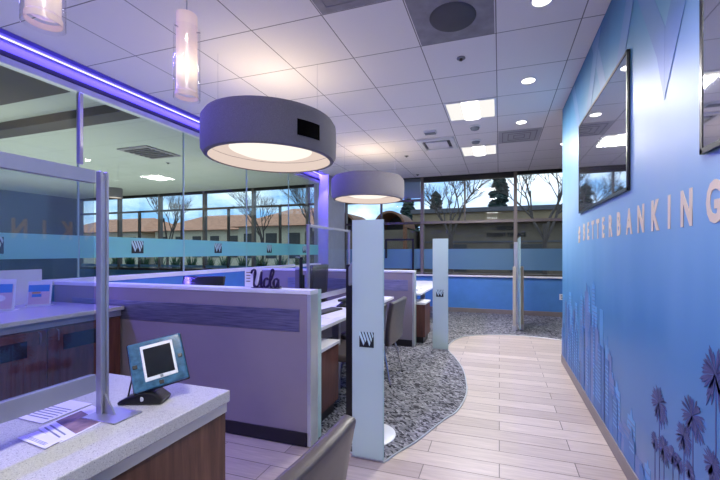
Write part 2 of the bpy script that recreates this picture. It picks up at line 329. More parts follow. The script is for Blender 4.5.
# smooth the sampled border
def catmull(P, n=6):
    out = []
    for i in range(len(P) - 1):
        p0, p1, p2, p3 = P[max(i - 1, 0)], P[i], P[i + 1], P[min(i + 2, len(P) - 1)]
        for k in range(n):
            t = k / n; out.append(0.5 * ((2 * p1) + (p2 - p0) * t + (2 * p0 - 5 * p1 + 4 * p2 - p3) * t * t + (3 * p1 - p0 - 3 * p2 + p3) * t ** 3))
    return out + [P[-1]]
border = [Vector((-1.3, 2.235)), Vector((-1.0, 2.235))] + catmull(pts) + [Vector((3.0, pts[-1].y - .25)), Vector((4.9, pts[-1].y - .3))]
poly = [(p.x, p.y) for p in border] + [(4.9, 8.19), (-3.84, 8.19), (-3.84, 2.34), (-1.3, 2.34)]
m = MB(); m.prism(poly, 'z', 0.0, 0.006); struct(world0(m).build('carpet', M['carpet']))
m = MB(); m.tube([(p.x, p.y, 0.004) for p in border], 0.007, 6); struct(m.build('trim_1', M['lens']))
# ceiling in two pieces with the light cove between
m = MB(); m.box(-3.69, 5.0, -5.0, 8.35, CEIL, CEIL + .1); struct(world0(m).build('ceiling', M['ceil']))
m = MB(); m.box(-13.2, -4.0, -5.0, 8.35, CEIL, CEIL + .1); struct(world0(m).build('ceiling_beyond_glass', M['ceil2']))
m = MB(); m.box(-4.0, XL - .004, -5, YB, 2.955, 3.0).box(-4.0, -3.55, -5, YB, 3.3, 3.36).box(-3.69, -3.62, -5, YB, CEIL + .1, 3.3).box(-4.02, -3.9985, -5, YB, 2.955, 3.3)
struct(world0(m).build('cove_bulkhead', M['white']))
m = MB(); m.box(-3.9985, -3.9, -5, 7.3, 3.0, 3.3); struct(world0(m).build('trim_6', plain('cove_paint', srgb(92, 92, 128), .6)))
# right wall with its end return
m = MB(); m.box(XR, XR + .16, -5.0, 4.83, 0, CEIL); struct(world0(m).build('wall_right', M['white']))
m = MB(); m.box(XR - .016, XR, -5, 4.84, 0, .10).box(XR - .016, XR + .17, 4.83, 4.846, 0, .10); struct(m.build('baseboard_right', M['base'], bevel=.003))
m = MB(); m.box(-13.2, 5.0, -5.15, -5.0, -.1, 3.4); struct(m.build('wall_front', M['white']))
m = MB(); m.box(5.0, 5.15, -5.0, 8.35, -.1, 3.4); struct(m.build('wall_side', M['white']))
m = MB(); m.box(-13.35, -13.2, -5.0, 8.35, -.1, 3.4); struct(m.build('wall_left', M['darkwall']))
m = MB(); m.box(-13.2, 5.0, YB, YB + .15, 0, .80); struct(m.build('wall_back', M['bluewall']))
m = MB(); m.box(-3.83, 5.0, YB - .05, YB + .02, .80, .835); struct(m.build('trim_2', M['cap'], bevel=.004))
m = MB(); m.box(-3.83, 5.0, YB - .02, YB, 0.0, .10); struct(m.build('baseboard_back', M['base'], bevel=.003))
m = MB(); m.box(-13.2, 5.0, YB, YB + .15, CEIL - .004, 3.36); struct(m.build('wall_back_header', M['black']))
# column in the back left corner
m = MB(); m.box(-4.02, -3.66, 7.3, 8.19, 0, CEIL); struct(m.build('wall_column', M['lavwall']))
# windows in the back wall
def window(n, x0, x1, trans, vert, hdr=.07, film=(0.96, 1.42)):
    r = bpy.data.objects.new('window_%d' % n, None); COL.objects.link(r); r.location = ((x0 + x1) / 2, YB, .8); r['kind'] = 'structure'
    m = MB(); w = .035
    m.box(x0 + .0005, x0 + w, YB, YB + .11, .80, CEIL).box(x1 - w, x1 - .0005, YB, YB + .11, .80, CEIL); m.build('window_jamb', M['mull'], r)
    m = MB(); m.box(x0 + w, x1 - w, YB, YB + .1, CEIL - hdr, CEIL - .002); m.build('window_header', M['black'], r)
    m = MB(); m.box(x0 + w, x1 - w, YB, YB + .1, .80, .87); m.build('window_rail', M['bronze'], r)
    for z, t, k in trans:
        m = MB(); m.box(x0 + w, x1 - w, YB + .005, YB + .095, z - t / 2, z + t / 2); m.build('window_transom', M[k], r)
    for x, z0, z1 in vert:
        m = MB(); m.box(x - .018, x + .018, YB + .01, YB + .09, z0, z1); m.build('window_mullion', M['bronze'], r)
    m = MB(); m.box(x0 + w, x1 - w, YB + .045, YB + .051, .87, CEIL - hdr); m.build('window_pane', M['winglass'], r)
    m = MB(); m.box(x0 + w, x1 - w, YB + .040, YB + .043, film[0], film[1]); m.build('window_film', M['bandb'], r)
    return r
window(1, .332, 2.6, [(2.03, .06, 'mull')], [], .07)
window(2, -1.713, .332, [(2.03, .06, 'mull')], [(-.74, 2.06, CEIL - .1)], .12)
w3 = window(3, -3.66, -1.713, [(2.03, .05, 'bronze'), (2.56, .05, 'bronze')], [(-2.72, 2.06, 2.54)], .08)
m = MB(); m.box(-2.28, -1.75, YB - .01, YB - .004, 2.60, CEIL - .03); sb = m.build('roller_shade', frosted('shade_film', srgb(150, 160, 176), .6), w3)
m = MB(); m.box(-2.6, -1.9, YB - .03, YB, 1.62, 1.66).box(-2.6, -2.56, YB - .03, YB, 1.2, 1.62).box(-1.94, -1.9, YB - .03, YB, .87, 1.62); m.build('window_bracket', M['black'], w3)
window(4, 2.6, 4.98, [(2.03, .06, 'mull')], [], .07)
lx = [-4.05, -4.72, -6.38, -8.04, -9.7, -11.36, -13.1]
for i in range(6):
    a, b = lx[i + 1], lx[i]
    window(5 + i, a, b, [(2.58, .05, 'bronze')], [((a + b) / 2, .87, 2.55)] if i else [], .07, (0.9, 0.97))

# left glazed partition: low wall, panes, film, seams
m = MB(); m.box(-3.98, -3.86, -5, YB - .02, 0, 1.05); struct(world0(m).build('wall_low_left', M['bluewall']))
m = MB(); m.box(-4.0, -3.84, -5, YB - .02, 1.05, 1.097); struct(world0(m).build('trim_3', M['cap'], bevel=.004))
m = MB(); m.box(-3.955, -3.875, -5, 7.3, 2.90, 2.955); struct(world0(m).build('trim_4', M['lens']))
m = MB(); m.box(-3.90, -3.87, -5, 7.3, 2.955, 3.0); struct(world0(m).build('trim_5', M['black']))
def wstruct(n, label, cat, loc, group):
    o = bpy.data.objects.new('window_%d' % n, None); COL.objects.link(o); o.location = loc; o['kind'] = 'structure'; return o
seams = [-3.65, -2.43, -1.21, .01, 1.228, 2.447, 3.67, 4.89, 6.11, 7.30]
panes = []
for i in range(len(seams) - 1):
    y0, y1 = seams[i] + .006, seams[i + 1] - .006
    r = wstruct(11 + i, 'clear full-height glass pane in the glazed wall, %s' % ['behind the counter end', 'near the tall screen', 'nearest the brochures', 'beside the brochure stand', 'just in front of the cubicle panel', 'behind the black monitor', 'behind the script letter sign', 'beyond the script sign by the dark monitor', 'next to the violet-lit column'][i], 'glass pane', (-3.92, (y0 + y1) / 2, 1.097), 'panes of the glazed side wall')
    m = MB(); m.box(-3.925, -3.915, y0, y1, 1.097, 2.93); m.build('pane', M['wallglass'], r)
    m = MB(); m.box(-3.913, -3.911, y0, y1, 1.29, 1.51); m.build('frosted_band', M['band'], r)
    yc = (y0 + y1) / 2 - .02
    logo(r, (-3.909, yc - .07, 1.335), (0, .14, 0), (0, 0, .14), (1, 0, 0))
    if i == 4: m = MB(); m.box(-3.908, -3.86, y1 - .02, y1 + .012, 2.2, 2.89); m.build('glazing_clamp', M['alu'], r, bevel=.004)
    m = MB(); m.box(-3.93, -3.91, y1 - .001, y1 + .008, 1.097, 2.93); m.build('pane_seam', M['edge'], r)

# LED strip in the cove
t = thing('light_strip', 'blue-violet glowing light strip running along the ceiling cove', 'light strip', (-3.89, 2.0, 3.11))
m = MB(); m.box(-3.9, -3.885, -5, 8.15, 3.110, 3.118); m.build('glowing_tube', M['led'], t)
m = MB(); m.box(-3.9, -3.88, -5, 8.15, 3.124, 3.14); m.build('housing', M['alu'], t)

# ceiling structures in the room beyond the glass
m = MB(); m.box(-13, -4.1, -4.9, 2.50, 2.96, CEIL); struct(world0(m).build('ceiling_soffit', M['darkbeam']))
m = MB(); m.box(-13, -4.1, 3.05, 3.28, 2.98, CEIL); struct(world0(m).build('ceiling_beam', M['darkbeam']))

# ------------------------------------------------------------------ mural on the right wall
XM = XR - .004
m = MB(); m.box(XM, XR - .0005, -4.98, 4.825, .10, CEIL - .002)
mu = world0(m).build('wall_mural', M['mural']); tag(mu, 'large blue printed mural of a city skyline and palms covering the right wall', 'mural')
def flat(mb, pts, x=XM, t=.0012): mb.prism([(p[0], p[1]) for p in pts], 'x', x - t, x)
ma, mbb, mc = MB(), MB(), MB()
rnd = random.Random(4)
def env(y):  # tower height limits along the wall
    return .62 + .55 * math.exp(-((y - 3.35) / .45) ** 2) + .42 * math.exp(-((y - 4.35) / .4) ** 2) - max(0, 2.75 - y) * .55
for layer, mbx, cnt, f0, f1 in ((0, ma, 19, .7, 1.0), (1, mc, 20, .5, .9), (2, mbb, 26, .3, .75)):
    for k in range(cnt):
        y = 2.12 + 2.65 * (k + rnd.random() * .8) / cnt; w = rnd.uniform(.07, .14) if layer < 2 else rnd.uniform(.05, .10)
        h = max(.16, env(y) * rnd.uniform(f0, f1)); x = XM - .0018 * layer - .0003 * (k % 5)
        flat(mbx, [(y, .10), (y + w, .10), (y + w, h), (y, h)], x)
        if rnd.random() < .4: flat(mbx, [(y + w * .3, h), (y + w * .7, h), (y + w * .5, h + rnd.uniform(.03, .08))], x)
        if rnd.random() < .75:
            tgt = (mbb if layer else mc) if layer < 2 else ma
            for q in range(int((h - .2) / .03)):
                zz = .2 + q * .03; flat(tgt, [(y + .006, zz), (y + w - .006, zz), (y + w - .006, zz + .008), (y + .006, zz + .008)], x - .0014, .0006)
for mbx, k, nm in ((ma, 'skyA', 'light blue printed towers'), (mbb, 'skyB', 'mid blue printed towers'), (mc, 'skyC', 'dusty violet printed towers')):
    tag(mbx.build('skyline_print', M[k], mu), nm)
# palms: trunk foot, crown centre in wall coordinates
for px, py, r in ((659.4, 403, .10), (693, 416, .10), (716, 375, .12), (664, 448, .075), (684, 436, .075), (713, 465, .07), (673, 455, .05), (679, 462, .045), (690, 470, .045), (655, 440, .05)):
    c = at(px, py, X=XM); m = MB()
    flat(m, [(c.y - .004, .10), (c.y + .004, .10), (c.y + .003, c.z), (c.y - .003, c.z)])
    for k in range(30):
        a = -PI * .40 + 1.8 * PI * k / 29 + rnd.uniform(-.08, .08); L1 = r * rnd.uniform(.75, 1.05)
        d = Vector((math.cos(a), math.sin(a))); nrm = Vector((-d.y, d.x)); w = r * .034
        P = [Vector((c.y, c.z)) + d * (L1 * t) + Vector((0, -.18 * L1 * t * t)) for t in (0, .45, .8, 1.0)]
        flat(m, [P[0], P[1] + nrm * w, P[2] + nrm * w * 1.5, P[3], P[2] - nrm * w * 1.5, P[1] - nrm * w], XM - .0012, .001)
    for k in range(8):
        a = -PI * .5 + rnd.uniform(-.6, .6); d = Vector((math.cos(a), math.sin(a))); nrm = Vector((-d.y, d.x)); q = Vector((c.y, c.z)); L1 = r * rnd.uniform(.6, 1.0)
        flat(m, [q + nrm * .003, q + d * L1 * .7 + nrm * .006, q + d * L1, q + d * L1 * .7 - nrm * .006, q - nrm * .003], XM - .0024, .001)
    m.build('palm_print', M['palm'], mu)
# big slanting monogram strokes high on the mural
m = MB()
for sh in (0, .86, 1.72):
    flat(m, [(1.99 + sh, 2.06), (2.07 + sh, 2.30), (2.50 + sh, 3.06), (2.36 + sh, 3.06), (1.98 + sh, 2.40)])
    flat(m, [(1.985 + sh, 2.06), (1.975 + sh, 2.39), (1.52 + sh, 3.06), (1.36 + sh, 3.06)], XM - .0014)
for sh in (0, .3): flat(m, [(.25 + sh, 1.75), (.35 + sh, 1.75), (.95 + sh, 3.06), (.8 + sh, 3.06)], XM - .0028)
tag(m.build('monogram_print', M['mono'], mu), 'large periwinkle slanting strokes')
# lettering, cap height 0.15 m, one letter after the other along the wall
letters = list(zip('#BETTERBANKING', (579.5, 584.3, 588.4, 593, 598, 603.5, 610.8, 619, 629.3, 641, 655.7, 669.5, 686.8, 714)))
for ch, px in letters:
    mbl = MB()
    y = at(px, 230, X=XM).y
    bm = text_mesh(ch, .203, .0075, .0012, .66, 1, 'CENTER')
    xs = [v.co.x for v in bm.verts]; cxm = (min(xs) + max(xs)) / 2
    # letter x runs along -Y, letter y along +Z, faces -X
    mt = Matrix(((0, 0, -1, XM - .0015), (-1, 0, 0, y + cxm), (0, 1, 0, 1.462), (0, 0, 0, 1)))
    mb_text(mbl, bm, mt)
    mbl.build('printed_letter', M['letter'], mu)

# televisions
def tv(label, y0, y1):
    t = thing('television', label, 'television', (XM, (y0 + y1) / 2, 1.70), 'televisions on the mural wall')
    m = MB(); m.box(XM - .014, XM - .0008, y0, y1, 1.715, 2.545); m.build('housing', M['bezel'], t, bevel=.003)
    m = MB(); m.box(XM - .0155, XM - .0142, y0 + .014, y1 - .014, 1.735, 2.527); m.build('screen', M['tv'], t)
    m = MB(); b = .018
    m.box(XM - .018, XM - .0142, y0, y0 + b, 1.715, 2.545).box(XM - .018, XM - .0142, y1 - b, y1, 1.715, 2.545).box(XM - .018, XM - .0142, y0, y1, 1.715, 1.735).box(XM - .018, XM - .0142, y0, y1, 2.527, 2.545); m.build('bezel', M['bezel'], t)
tv('black-framed wall television farther down the mural, seen whole', 2.44, 3.80)
tv('black-framed wall television cut off by the right edge above the last letter', .27, 1.64)

# wall outlet on the back blue wall
p = at(561.5, 297, Y=YB)
t = thing('wall_outlet', 'small white outlet plate on the blue wall under the window', 'outlet', (p.x, YB, p.z))
m = MB(); m.box(p.x - .04, p.x + .04, YB - .008, YB - .001, p.z - .06, p.z + .06); m.build('cover_plate', M['cap'], t, bevel=.003)
m = MB(); m.box(p.x - .015, p.x + .015, YB - .0095, YB - .008, p.z + .01, p.z + .035).box(p.x - .015, p.x + .015, YB - .0095, YB - .008, p.z - .035, p.z - .01); m.build('socket', M['grey'], t)

# ------------------------------------------------------------------ ceiling fixtures
GX = lambda i: -1.854 + .61 * i
GY = lambda j: 2.98 + .61 * j
def troffer(label, i, j, e=46):
    x0, x1, y0, y1 = GX(i) + .01, GX(i + 1) - .01, GY(j) + .01, GY(j + 1) - .01; z = CEIL
    t = thing('ceiling_light', label, 'ceiling light', ((x0 + x1) / 2, (y0 + y1) / 2, z), 'square recessed ceiling lights')
    m = MB(); m.box(x0, x1, y0, y0 + .02, z - .008, z - .001).box(x0, x1, y1 - .02, y1, z - .008, z - .001).box(x0, x0 + .02, y0 + .02, y1 - .02, z - .008, z - .001).box(x1 - .02, x1, y0 + .02, y1 - .02, z - .008, z - .001)
    m.build('frame', M['cap'], t)
    m = MB(); m.box(x0 + .02, x1 - .02, y0 + .02, y1 - .02, z - .004, z - .0015); m.build('reflector', emit_pan, t)
    w = .10; xc = (x0 + x1) / 2
    m = MB(); m.prism([(xc - w, z - .004), (xc - w * .8, z - .018), (xc, z - .024), (xc + w * .8, z - .018), (xc + w, z - .004)], 'y', y0 + .02, y1 - .02); m.build('lens', M['troffer'], t, smooth=True)
    ld = bpy.data.lights.new('troffer_light', 'AREA'); ld.shape = 'SQUARE'; ld.size = .5; ld.energy = e; ld.color = (1, .98, .95)
    lo = bpy.data.objects.new('troffer_light', ld); COL.objects.link(lo); lo.location = (xc, (y0 + y1) / 2, z - .03)
emit_pan = emit('reflector_pan', (1.0, .96, .92, 1), .72)
troffer('square recessed ceiling light, the larger one between the drum shades and right wall', 2, 2)
troffer('square recessed ceiling light nearest the back windows', 2, 5)
for i, j in ((2, -5), (2, -9)):  # unseen troffers behind the camera, added to fill the room with even light
    troffer('added square fill light in the unseen ceiling behind the viewer', i, j, 34)
def downlight(label, x, y):
    t = thing('recessed_downlight', label, 'downlight', (x, y, CEIL), 'round recessed downlights')
    m = MB(); m.lathe([(.062, CEIL - .001), (.078, CEIL - .001), (.08, CEIL - .006), (.066, CEIL - .008), (.062, CEIL - .001)], (x, y), 28); m.build('trim_ring', M['cap'], t, smooth=True)
    m = MB(); m.lathe([(0, CEIL - .004), (.064, CEIL - .003)], (x, y), 28); m.build('lens', M['down'], t)
    ld = bpy.data.lights.new('downlight_beam', 'SPOT'); ld.energy = 30; ld.spot_size = 1.35; ld.spot_blend = .8; ld.shadow_soft_size = .06; ld.color = (1, .95, .88)
    lo = bpy.data.objects.new('downlight_beam', ld); COL.objects.link(lo); lo.location = (x, y, CEIL - .02)
for lab, y in (('round downlight cut off by the top edge of the picture', 2.675), ('round downlight, second along the row beside the mural wall', 3.895), ('round downlight, third along the row beside the mural wall', 5.115),
               ('round downlight in the ceiling behind the viewer, nearer', 1.455), ('round downlight in the ceiling behind the viewer, farther', .235)):
    downlight(lab, .281, y)
downlight('small round downlight past the end of the mural wall', 1.0, 6.335)
downlight('small round downlight seen through the glazed side wall', -7.4, 6.5)
# return air grille with a round perforated face
def grille(label, i, j, rnd_=True, mat='vent'):
    x0, x1, y0, y1 = GX(i) + .012, GX(i + 1) - .012, GY(j) + .012, GY(j + 1) - .012
    t = thing('ceiling_vent', label, 'vent', ((x0 + x1) / 2, (y0 + y1) / 2, CEIL))
    m = MB(); m.box(x0, x1, y0, y1, CEIL - .005, CEIL - .001); m.build('face_plate', M[mat], t)
    xc, yc = (x0 + x1) / 2, (y0 + y1) / 2
    if rnd_:
        m = MB(); m.lathe([(0, CEIL - .022), (.15, CEIL - .020), (.165, CEIL - .012), (.17, CEIL - .0055)], (xc, yc), 40); m.build('round_grille', M['ventdark'], t, smooth=True)
    else:
        m = MB()
        for k in range(1, 4): q = .08 * k; m.box(xc - q, xc + q, yc - q, yc - q + .012, CEIL - .009, CEIL - .0055).box(xc - q, xc + q, yc + q - .012, yc + q, CEIL - .009, CEIL - .0055).box(xc - q, xc - q + .012, yc - q + .012, yc + q - .012, CEIL - .009, CEIL - .0055).box(xc + q - .012, xc + q, yc - q + .012, yc + q - .012, CEIL - .009, CEIL - .0055)
        m.build('louvre', M['vent'], t)
grille('grey square ceiling vent with a round dark grille at the top edge', 2, -1)
grille('dark grey flat ceiling vent left of the round-grille vent', 1, -2, False, 'vent')
t = grille('small flat perforated grey ceiling vent near the far square light', 3, 4, False, 'grille')
# slot diffuser
x0, x1, y0, y1 = GX(1) + .02, GX(2) - .02, GY(4) + .02, GY(5) - .02
t = thing('ceiling_vent', 'white square ceiling diffuser with raised frame left of the square lights', 'vent', ((x0 + x1) / 2, (y0 + y1) / 2, CEIL))
m = MB(); m.box(x0, x1, y0, y0 + .07, CEIL - .03, CEIL - .001).box(x0, x1, y1 - .07, y1, CEIL - .03, CEIL - .001).box(x0, x0 + .07, y0 + .07, y1 - .07, CEIL - .03, CEIL - .001).box(x1 - .07, x1, y0 + .07, y1 - .07, CEIL - .03, CEIL - .001); m.build('frame', M['whitep'], t, bevel=.004)
m = MB(); m.box(x0 + .12, x1 - .12, y0 + .12, y1 - .12, CEIL - .035, CEIL - .02); m.build('centre_plate', M['cap'], t)
m = MB(); m.box(x0 + .07, x1 - .07, y0 + .07, y1 - .07, CEIL - .006, CEIL - .0012); m.build('dark_slot', M['ventdark'], t)
# far-room diffuser
xv, yv = -5.8, 4.73
t = thing('ceiling_vent', 'dark grey ceiling diffuser seen through the glazed side wall', 'vent', (xv, yv, CEIL))
m = MB(); m.box(xv - .33, xv + .33, yv - .33, yv + .33, CEIL - .02, CEIL - .001); m.build('frame', M['vent'], t, bevel=.004)
m = MB()
for k in range(6): m.box(xv - .26, xv + .26, yv - .25 + k * .09, yv - .20 + k * .09, CEIL - .032, CEIL - .0205)
m.build('louvre', M['ventdark'], t)
def round_fix(name, label, cat, x, y, prof, mat, ring=None):
    m = MB(); m.lathe([(r, CEIL - z) for r, z in prof], (x, y), 24)
    return m
for lab, x, y in (('white round smoke detector between the two square ceiling lights, nearer one', -.322, 5.1), ('white round smoke detector just before the far square ceiling light', -.35, 5.75)):
    t = thing('smoke_detector', lab, 'smoke detector', (x, y, CEIL))
    m = round_fix('', '', '', x, y, [(.08, .001), (.08, .015), (.065, .02)], None); m.build('base_ring', M['whitep'], t, smooth=True)
    m = round_fix('', '', '', x, y, [(.0649, .018), (.055, .045), (.03, .055), (0, .056)], None); m.build('sensor_cap', M['grey'], t, smooth=True)
for lab, x, y in (('small round sprinkler cap on the tile before the near square ceiling light', -.327, 3.265), ('tiny dark sprinkler near the vent beyond the glazed side wall', -6.15, 5.4), ('small sprinkler cap at the ceiling left of the far vent', -1.6, 6.3), ('small dark sprinkler at the ceiling edge above the window post', -1.75, 7.9)):
    t = thing('sprinkler', lab, 'sprinkler', (x, y, CEIL))
    m = round_fix('', '', '', x, y, [(.038, .001), (.038, .006), (.03, .009), (0, .009)], None); m.build('escutcheon', M['grey'], t, smooth=True)
    m = round_fix('', '', '', x, y, [(.014, .0092), (.014, .024), (0, .026)], None); m.build('head', M['bronze'], t, smooth=True)
x, y = -.948, 5.12
t = thing('access_point', 'small pale box fixed to the ceiling before the white diffuser', 'ceiling box', (x, y, CEIL))
m = MB(); m.box(x - .09, x + .09, y - .06, y + .06, CEIL - .03, CEIL - .001); m.build('housing', M['whitep'], t, bevel=.01)
m = MB(); m.box(x - .08, x + .08, y - .05, y + .05, CEIL - .036, CEIL - .0305); m.build('face', M['grey'], t, bevel=.004)

# drum pendants
def drum(label, x, y, r, zb, zt, group='big drum shades', plate=False, small=False):
    t = thing('drum_pendant_lamp', label, 'pendant lamp', (x, y, CEIL), group)
    k = r / .63; h = zt - zb
    prof = [(r - .06 * k, zb), (r - .025 * k, zb + .008 * k), (r, zb + .05 * k), (r + .004 * k, zb + h * .5), (r, zt - .06 * k), (r - .03 * k, zt - .012 * k), (r - .07 * k, zt), (r - .07 * k, zt - .01 * k), (r - .02 * k, zt - .06 * k), (r - .02 * k, zb + .05 * k), (r - .045 * k, zb + .02 * k)]
    m = MB(); m.lathe(prof, (x, y), 72, closed=True); sh = m.build('lamp_shade', M['shade'], t, smooth=True)
    m = MB(); m.lathe([(r - .05 * k, zb + .015 * k), (r - .03 * k, zb + .05 * k), (r - .03 * k, zb + .12 * k)], (x, y), 72); m.build('shade_lining', M['shadein'], t, smooth=True)
    m = MB(); m.lathe([(0, zb + .06 * k), (r * .5, zb + .07 * k), (r * .62, zb + .10 * k)], (x, y), 60); m.build('glowing_dish', M['lampglow'], t, smooth=True)
    m = MB(); m.lathe([(r * .62, zb + .105 * k), (r - .03 * k, zb + .125 * k)], (x, y), 60); m.build('inner_diffuser', M['shadein'], t)
    for a in range(3):
        m = MB(); m.tube([(x + r * .8 * math.cos(a * 2.094), y + r * .8 * math.sin(a * 2.094), zt - .02 * k), (x + r * .8 * math.cos(a * 2.094), y + r * .8 * math.sin(a * 2.094), CEIL - .001)], .0012, 6)
        m.build('suspension_wire', M['alu'], t)
    if not small:
        ld = bpy.data.lights.new('drum_uplight', 'POINT'); ld.energy = 10; ld.shadow_soft_size = .16; ld.color = (1, .80, .60)
        lo = bpy.data.objects.new('drum_uplight', ld); COL.objects.link(lo); lo.location = (x, y, zb + .26)
    if plate:
        m = MB(); a0, a1 = plate
        def fn(u, v):
            a = a0 + (a1 - a0) * u; return (x + (r + .0065) * math.cos(a), y + (r + .0065) * math.sin(a), zb + .088 + .135 * v)
        m.grid(fn, 10, 1); m.build('square_plate', M['matt'], t, solid=.003)['label'] = 'matt black square plate'
    return t
lampA = Vector((-2.10, 2.98))
# bearing of the black plate as seen from the room: between px 297 and 319
def plate_angles(c, r):
    res = []
    for px in (297, 319):
        d = ray(px, 200).to_2d().normalized(); o = -c; b = d.dot(o); q = b * b - (o.dot(o) - r * r); tt = -b - math.sqrt(max(q, 0)); p = d * tt - c; res.append(math.atan2(p.y, p.x))
    return res
drum('large charcoal fabric drum pendant lamp with a black square plate, the nearer of two', -2.10, 2.98, .615, 2.235, 2.62, plate=plate_angles(lampA, .615))
drum('large charcoal fabric drum pendant lamp hanging nearer the back windows', -2.14, 5.76, .615, 2.235, 2.62)
drum('small grey drum pendant lamp seen through the glazed side wall', -7.3, 5.2, .13, 2.43, 2.62, 'small drum lamps', small=True)

# tube pendants
def tube_pendant(label, x, y, zb):
    t = thing('tube_pendant_lamp', label, 'pendant lamp', (x, y, CEIL), 'glass tube pendants over the counter')
    h = .45
    m = MB(); m.lathe([(.0615, zb), (.063, zb + .002), (.063, zb + h - .07)], (x, y), 40); m.build('outer_glass', M['pglass'], t, smooth=True)
    m = MB(); m.lathe([(.048, zb + .045), (.050, zb + .045), (.050, zb + h), (.03, zb + h + .008), (0, zb + h + .008)], (x, y), 40); m.build('inner_tube', M['tubew2'], t, smooth=True)
    m = MB(); m.lathe([(.0, zb + .10), (.030, zb + .11), (.034, zb + .17), (.02, zb + .22), (0, zb + .23)], (x, y), 24); m.build('bulb', M['tubehot'], t, smooth=True)
    m = MB(); m.lathe([(.052, zb + .035), (.0545, zb + .035), (.0545, zb + .012), (.052, zb + .012)], (x, y), 36, closed=True); m.build('lower_ring', M['tubew2'], t, smooth=True)
    for a in (.4, .4 + 2.094, .4 + 4.19):
        m = MB(); m.tube([(x + .05 * math.cos(a), y + .05 * math.sin(a), zb + h - .09), (x + .068 * math.cos(a), y + .068 * math.sin(a), zb + h - .09)], .004, 8)
        m.build('holder_pin', M['chrome'], t)
    m = MB(); m.tube([(x, y, zb + h + .006), (x, y, CEIL - .02)], .003, 8); m.build('cord', M['alu'], t)
    m = MB(); m.lathe([(0, CEIL - .025), (.055, CEIL - .024), (.06, CEIL - .001)], (x, y), 24); m.build('canopy_plate', M['alu'], t, smooth=True)
    ld = bpy.data.lights.new('pendant_light', 'POINT'); ld.energy = 2.6; ld.shadow_soft_size = .03; ld.color = (1, .80, .55)
    lo = bpy.data.objects.new('pendant_light', ld); COL.objects.link(lo); lo.location = (x, y, zb + .20)
tube_pendant('clear and white glass tube pendant, the one hanging whole near the drum shade', -1.58, 1.50, 2.155)
tube_pendant('clear and white glass tube pendant cut off at the top left', -1.61, .89, 2.185)

# ------------------------------------------------------------------ cubicle partitions
def partition(label, y, xe, strip_x0):
    t = thing('cubicle_partition', label, 'partition', ((-3.84 + xe) / 2, y + .06, 0), 'low lavender cubicle partitions')
    x0 = -3.835
    m = MB(); m.box(x0, xe - .03, y, y + .10, .10, 1.055); m.build('panel', M['partition'], t)
    m = MB(); m.box(x0, xe, y - .006, y + .106, 1.055, 1.085); m.build('top_cap', M['cap'], t, bevel=.004)
    m = MB(); m.box(xe - .03, xe, y - .002, y + .102, .0075, 1.055); m.build('end_cap', M['lens'], t, bevel=.004)
    m = MB(); m.box(xe - .02, xe - .008, y + .1025, y + .165, .01, 1.08); m.build('end_glass', M['edge'], t)
    m = MB(); m.box(x0, xe - .03, y - .008, y + .108, .0075, .10); m.build('kick_plate', M['dbase'], t)
    m = MB(); m.box(strip_x0, xe - .09, y - .004, y - .0005, .795, .95); m.build('rippled_strip', M['ripple'], t)
partition('low lavender cubicle partition with a rippled metal strip, behind the tablet counter', 2.20, -1.235, -3.6)
partition('low lavender cubicle partition with a pale strip, behind the chrome-legged chair', 4.97, -1.15, -3.2)

# frosted blade screens
def blade(label, x0, x1, y, zt, lz, post=True):
    t = thing('frosted_screen', label, 'screen', ((x0 + x1) / 2, y, 0), 'tall frosted screens at the cubicle ends')
    m = MB(); m.box(x0, x1, y, y + .012, .008, zt); m.build('frosted_glass', M['frost'], t, bevel=.001)
    m = MB(); m.box(x1 - .001, x1 + .004, y - .0005, y + .0125, .008, zt); m.build('glass_edge', M['edge'], t)
    m = MB(); m.box(x0 - .004, x1 + .01, y - .008, y + .03, .0062, .012); m.build('floor_shoe', M['alu'], t)
    w = .10; xc = (x0 + x1) / 2
    logo(t, (xc - w / 2 - .005, y - .0005, lz), (w, 0, 0), (0, 0, w), (0, -1, 0))
blade('tall frosted glass screen with a dark square emblem, the nearer one behind the leather chair', -.925, -.712, 2.19, 1.56, .73)
blade('tall frosted glass screen with a dark square emblem, the farther one at the carpet curve', -.885, -.675, 4.96, 1.535, .73)

# dispenser stand tucked behind the nearer frosted screen
t = thing('dispenser_stand', 'black post stand on a pale round base behind the nearer frosted screen', 'stand', (-.93, 2.47, .006))
m = MB(); m.lathe([(0, .0075), (.18, .0075), (.18, .012), (.16, .022), (0, .026)], (-.90, 2.49), 40); m.build('base', M['whitep'], t, smooth=True)
m = MB(); m.box(-1.065, -1.012, 2.40, 2.44, .02, 1.26); m.build('post', M['black'], t, bevel=.006)
m = MB(); m.prism([(-1.045, 1.10), (-.86, 1.16), (-.84, 1.24), (-.90, 1.30), (-1.0, 1.30), (-1.045, 1.24)], 'y', 2.39, 2.47); m.build('dispenser', M['grey'], t, bevel=.015)

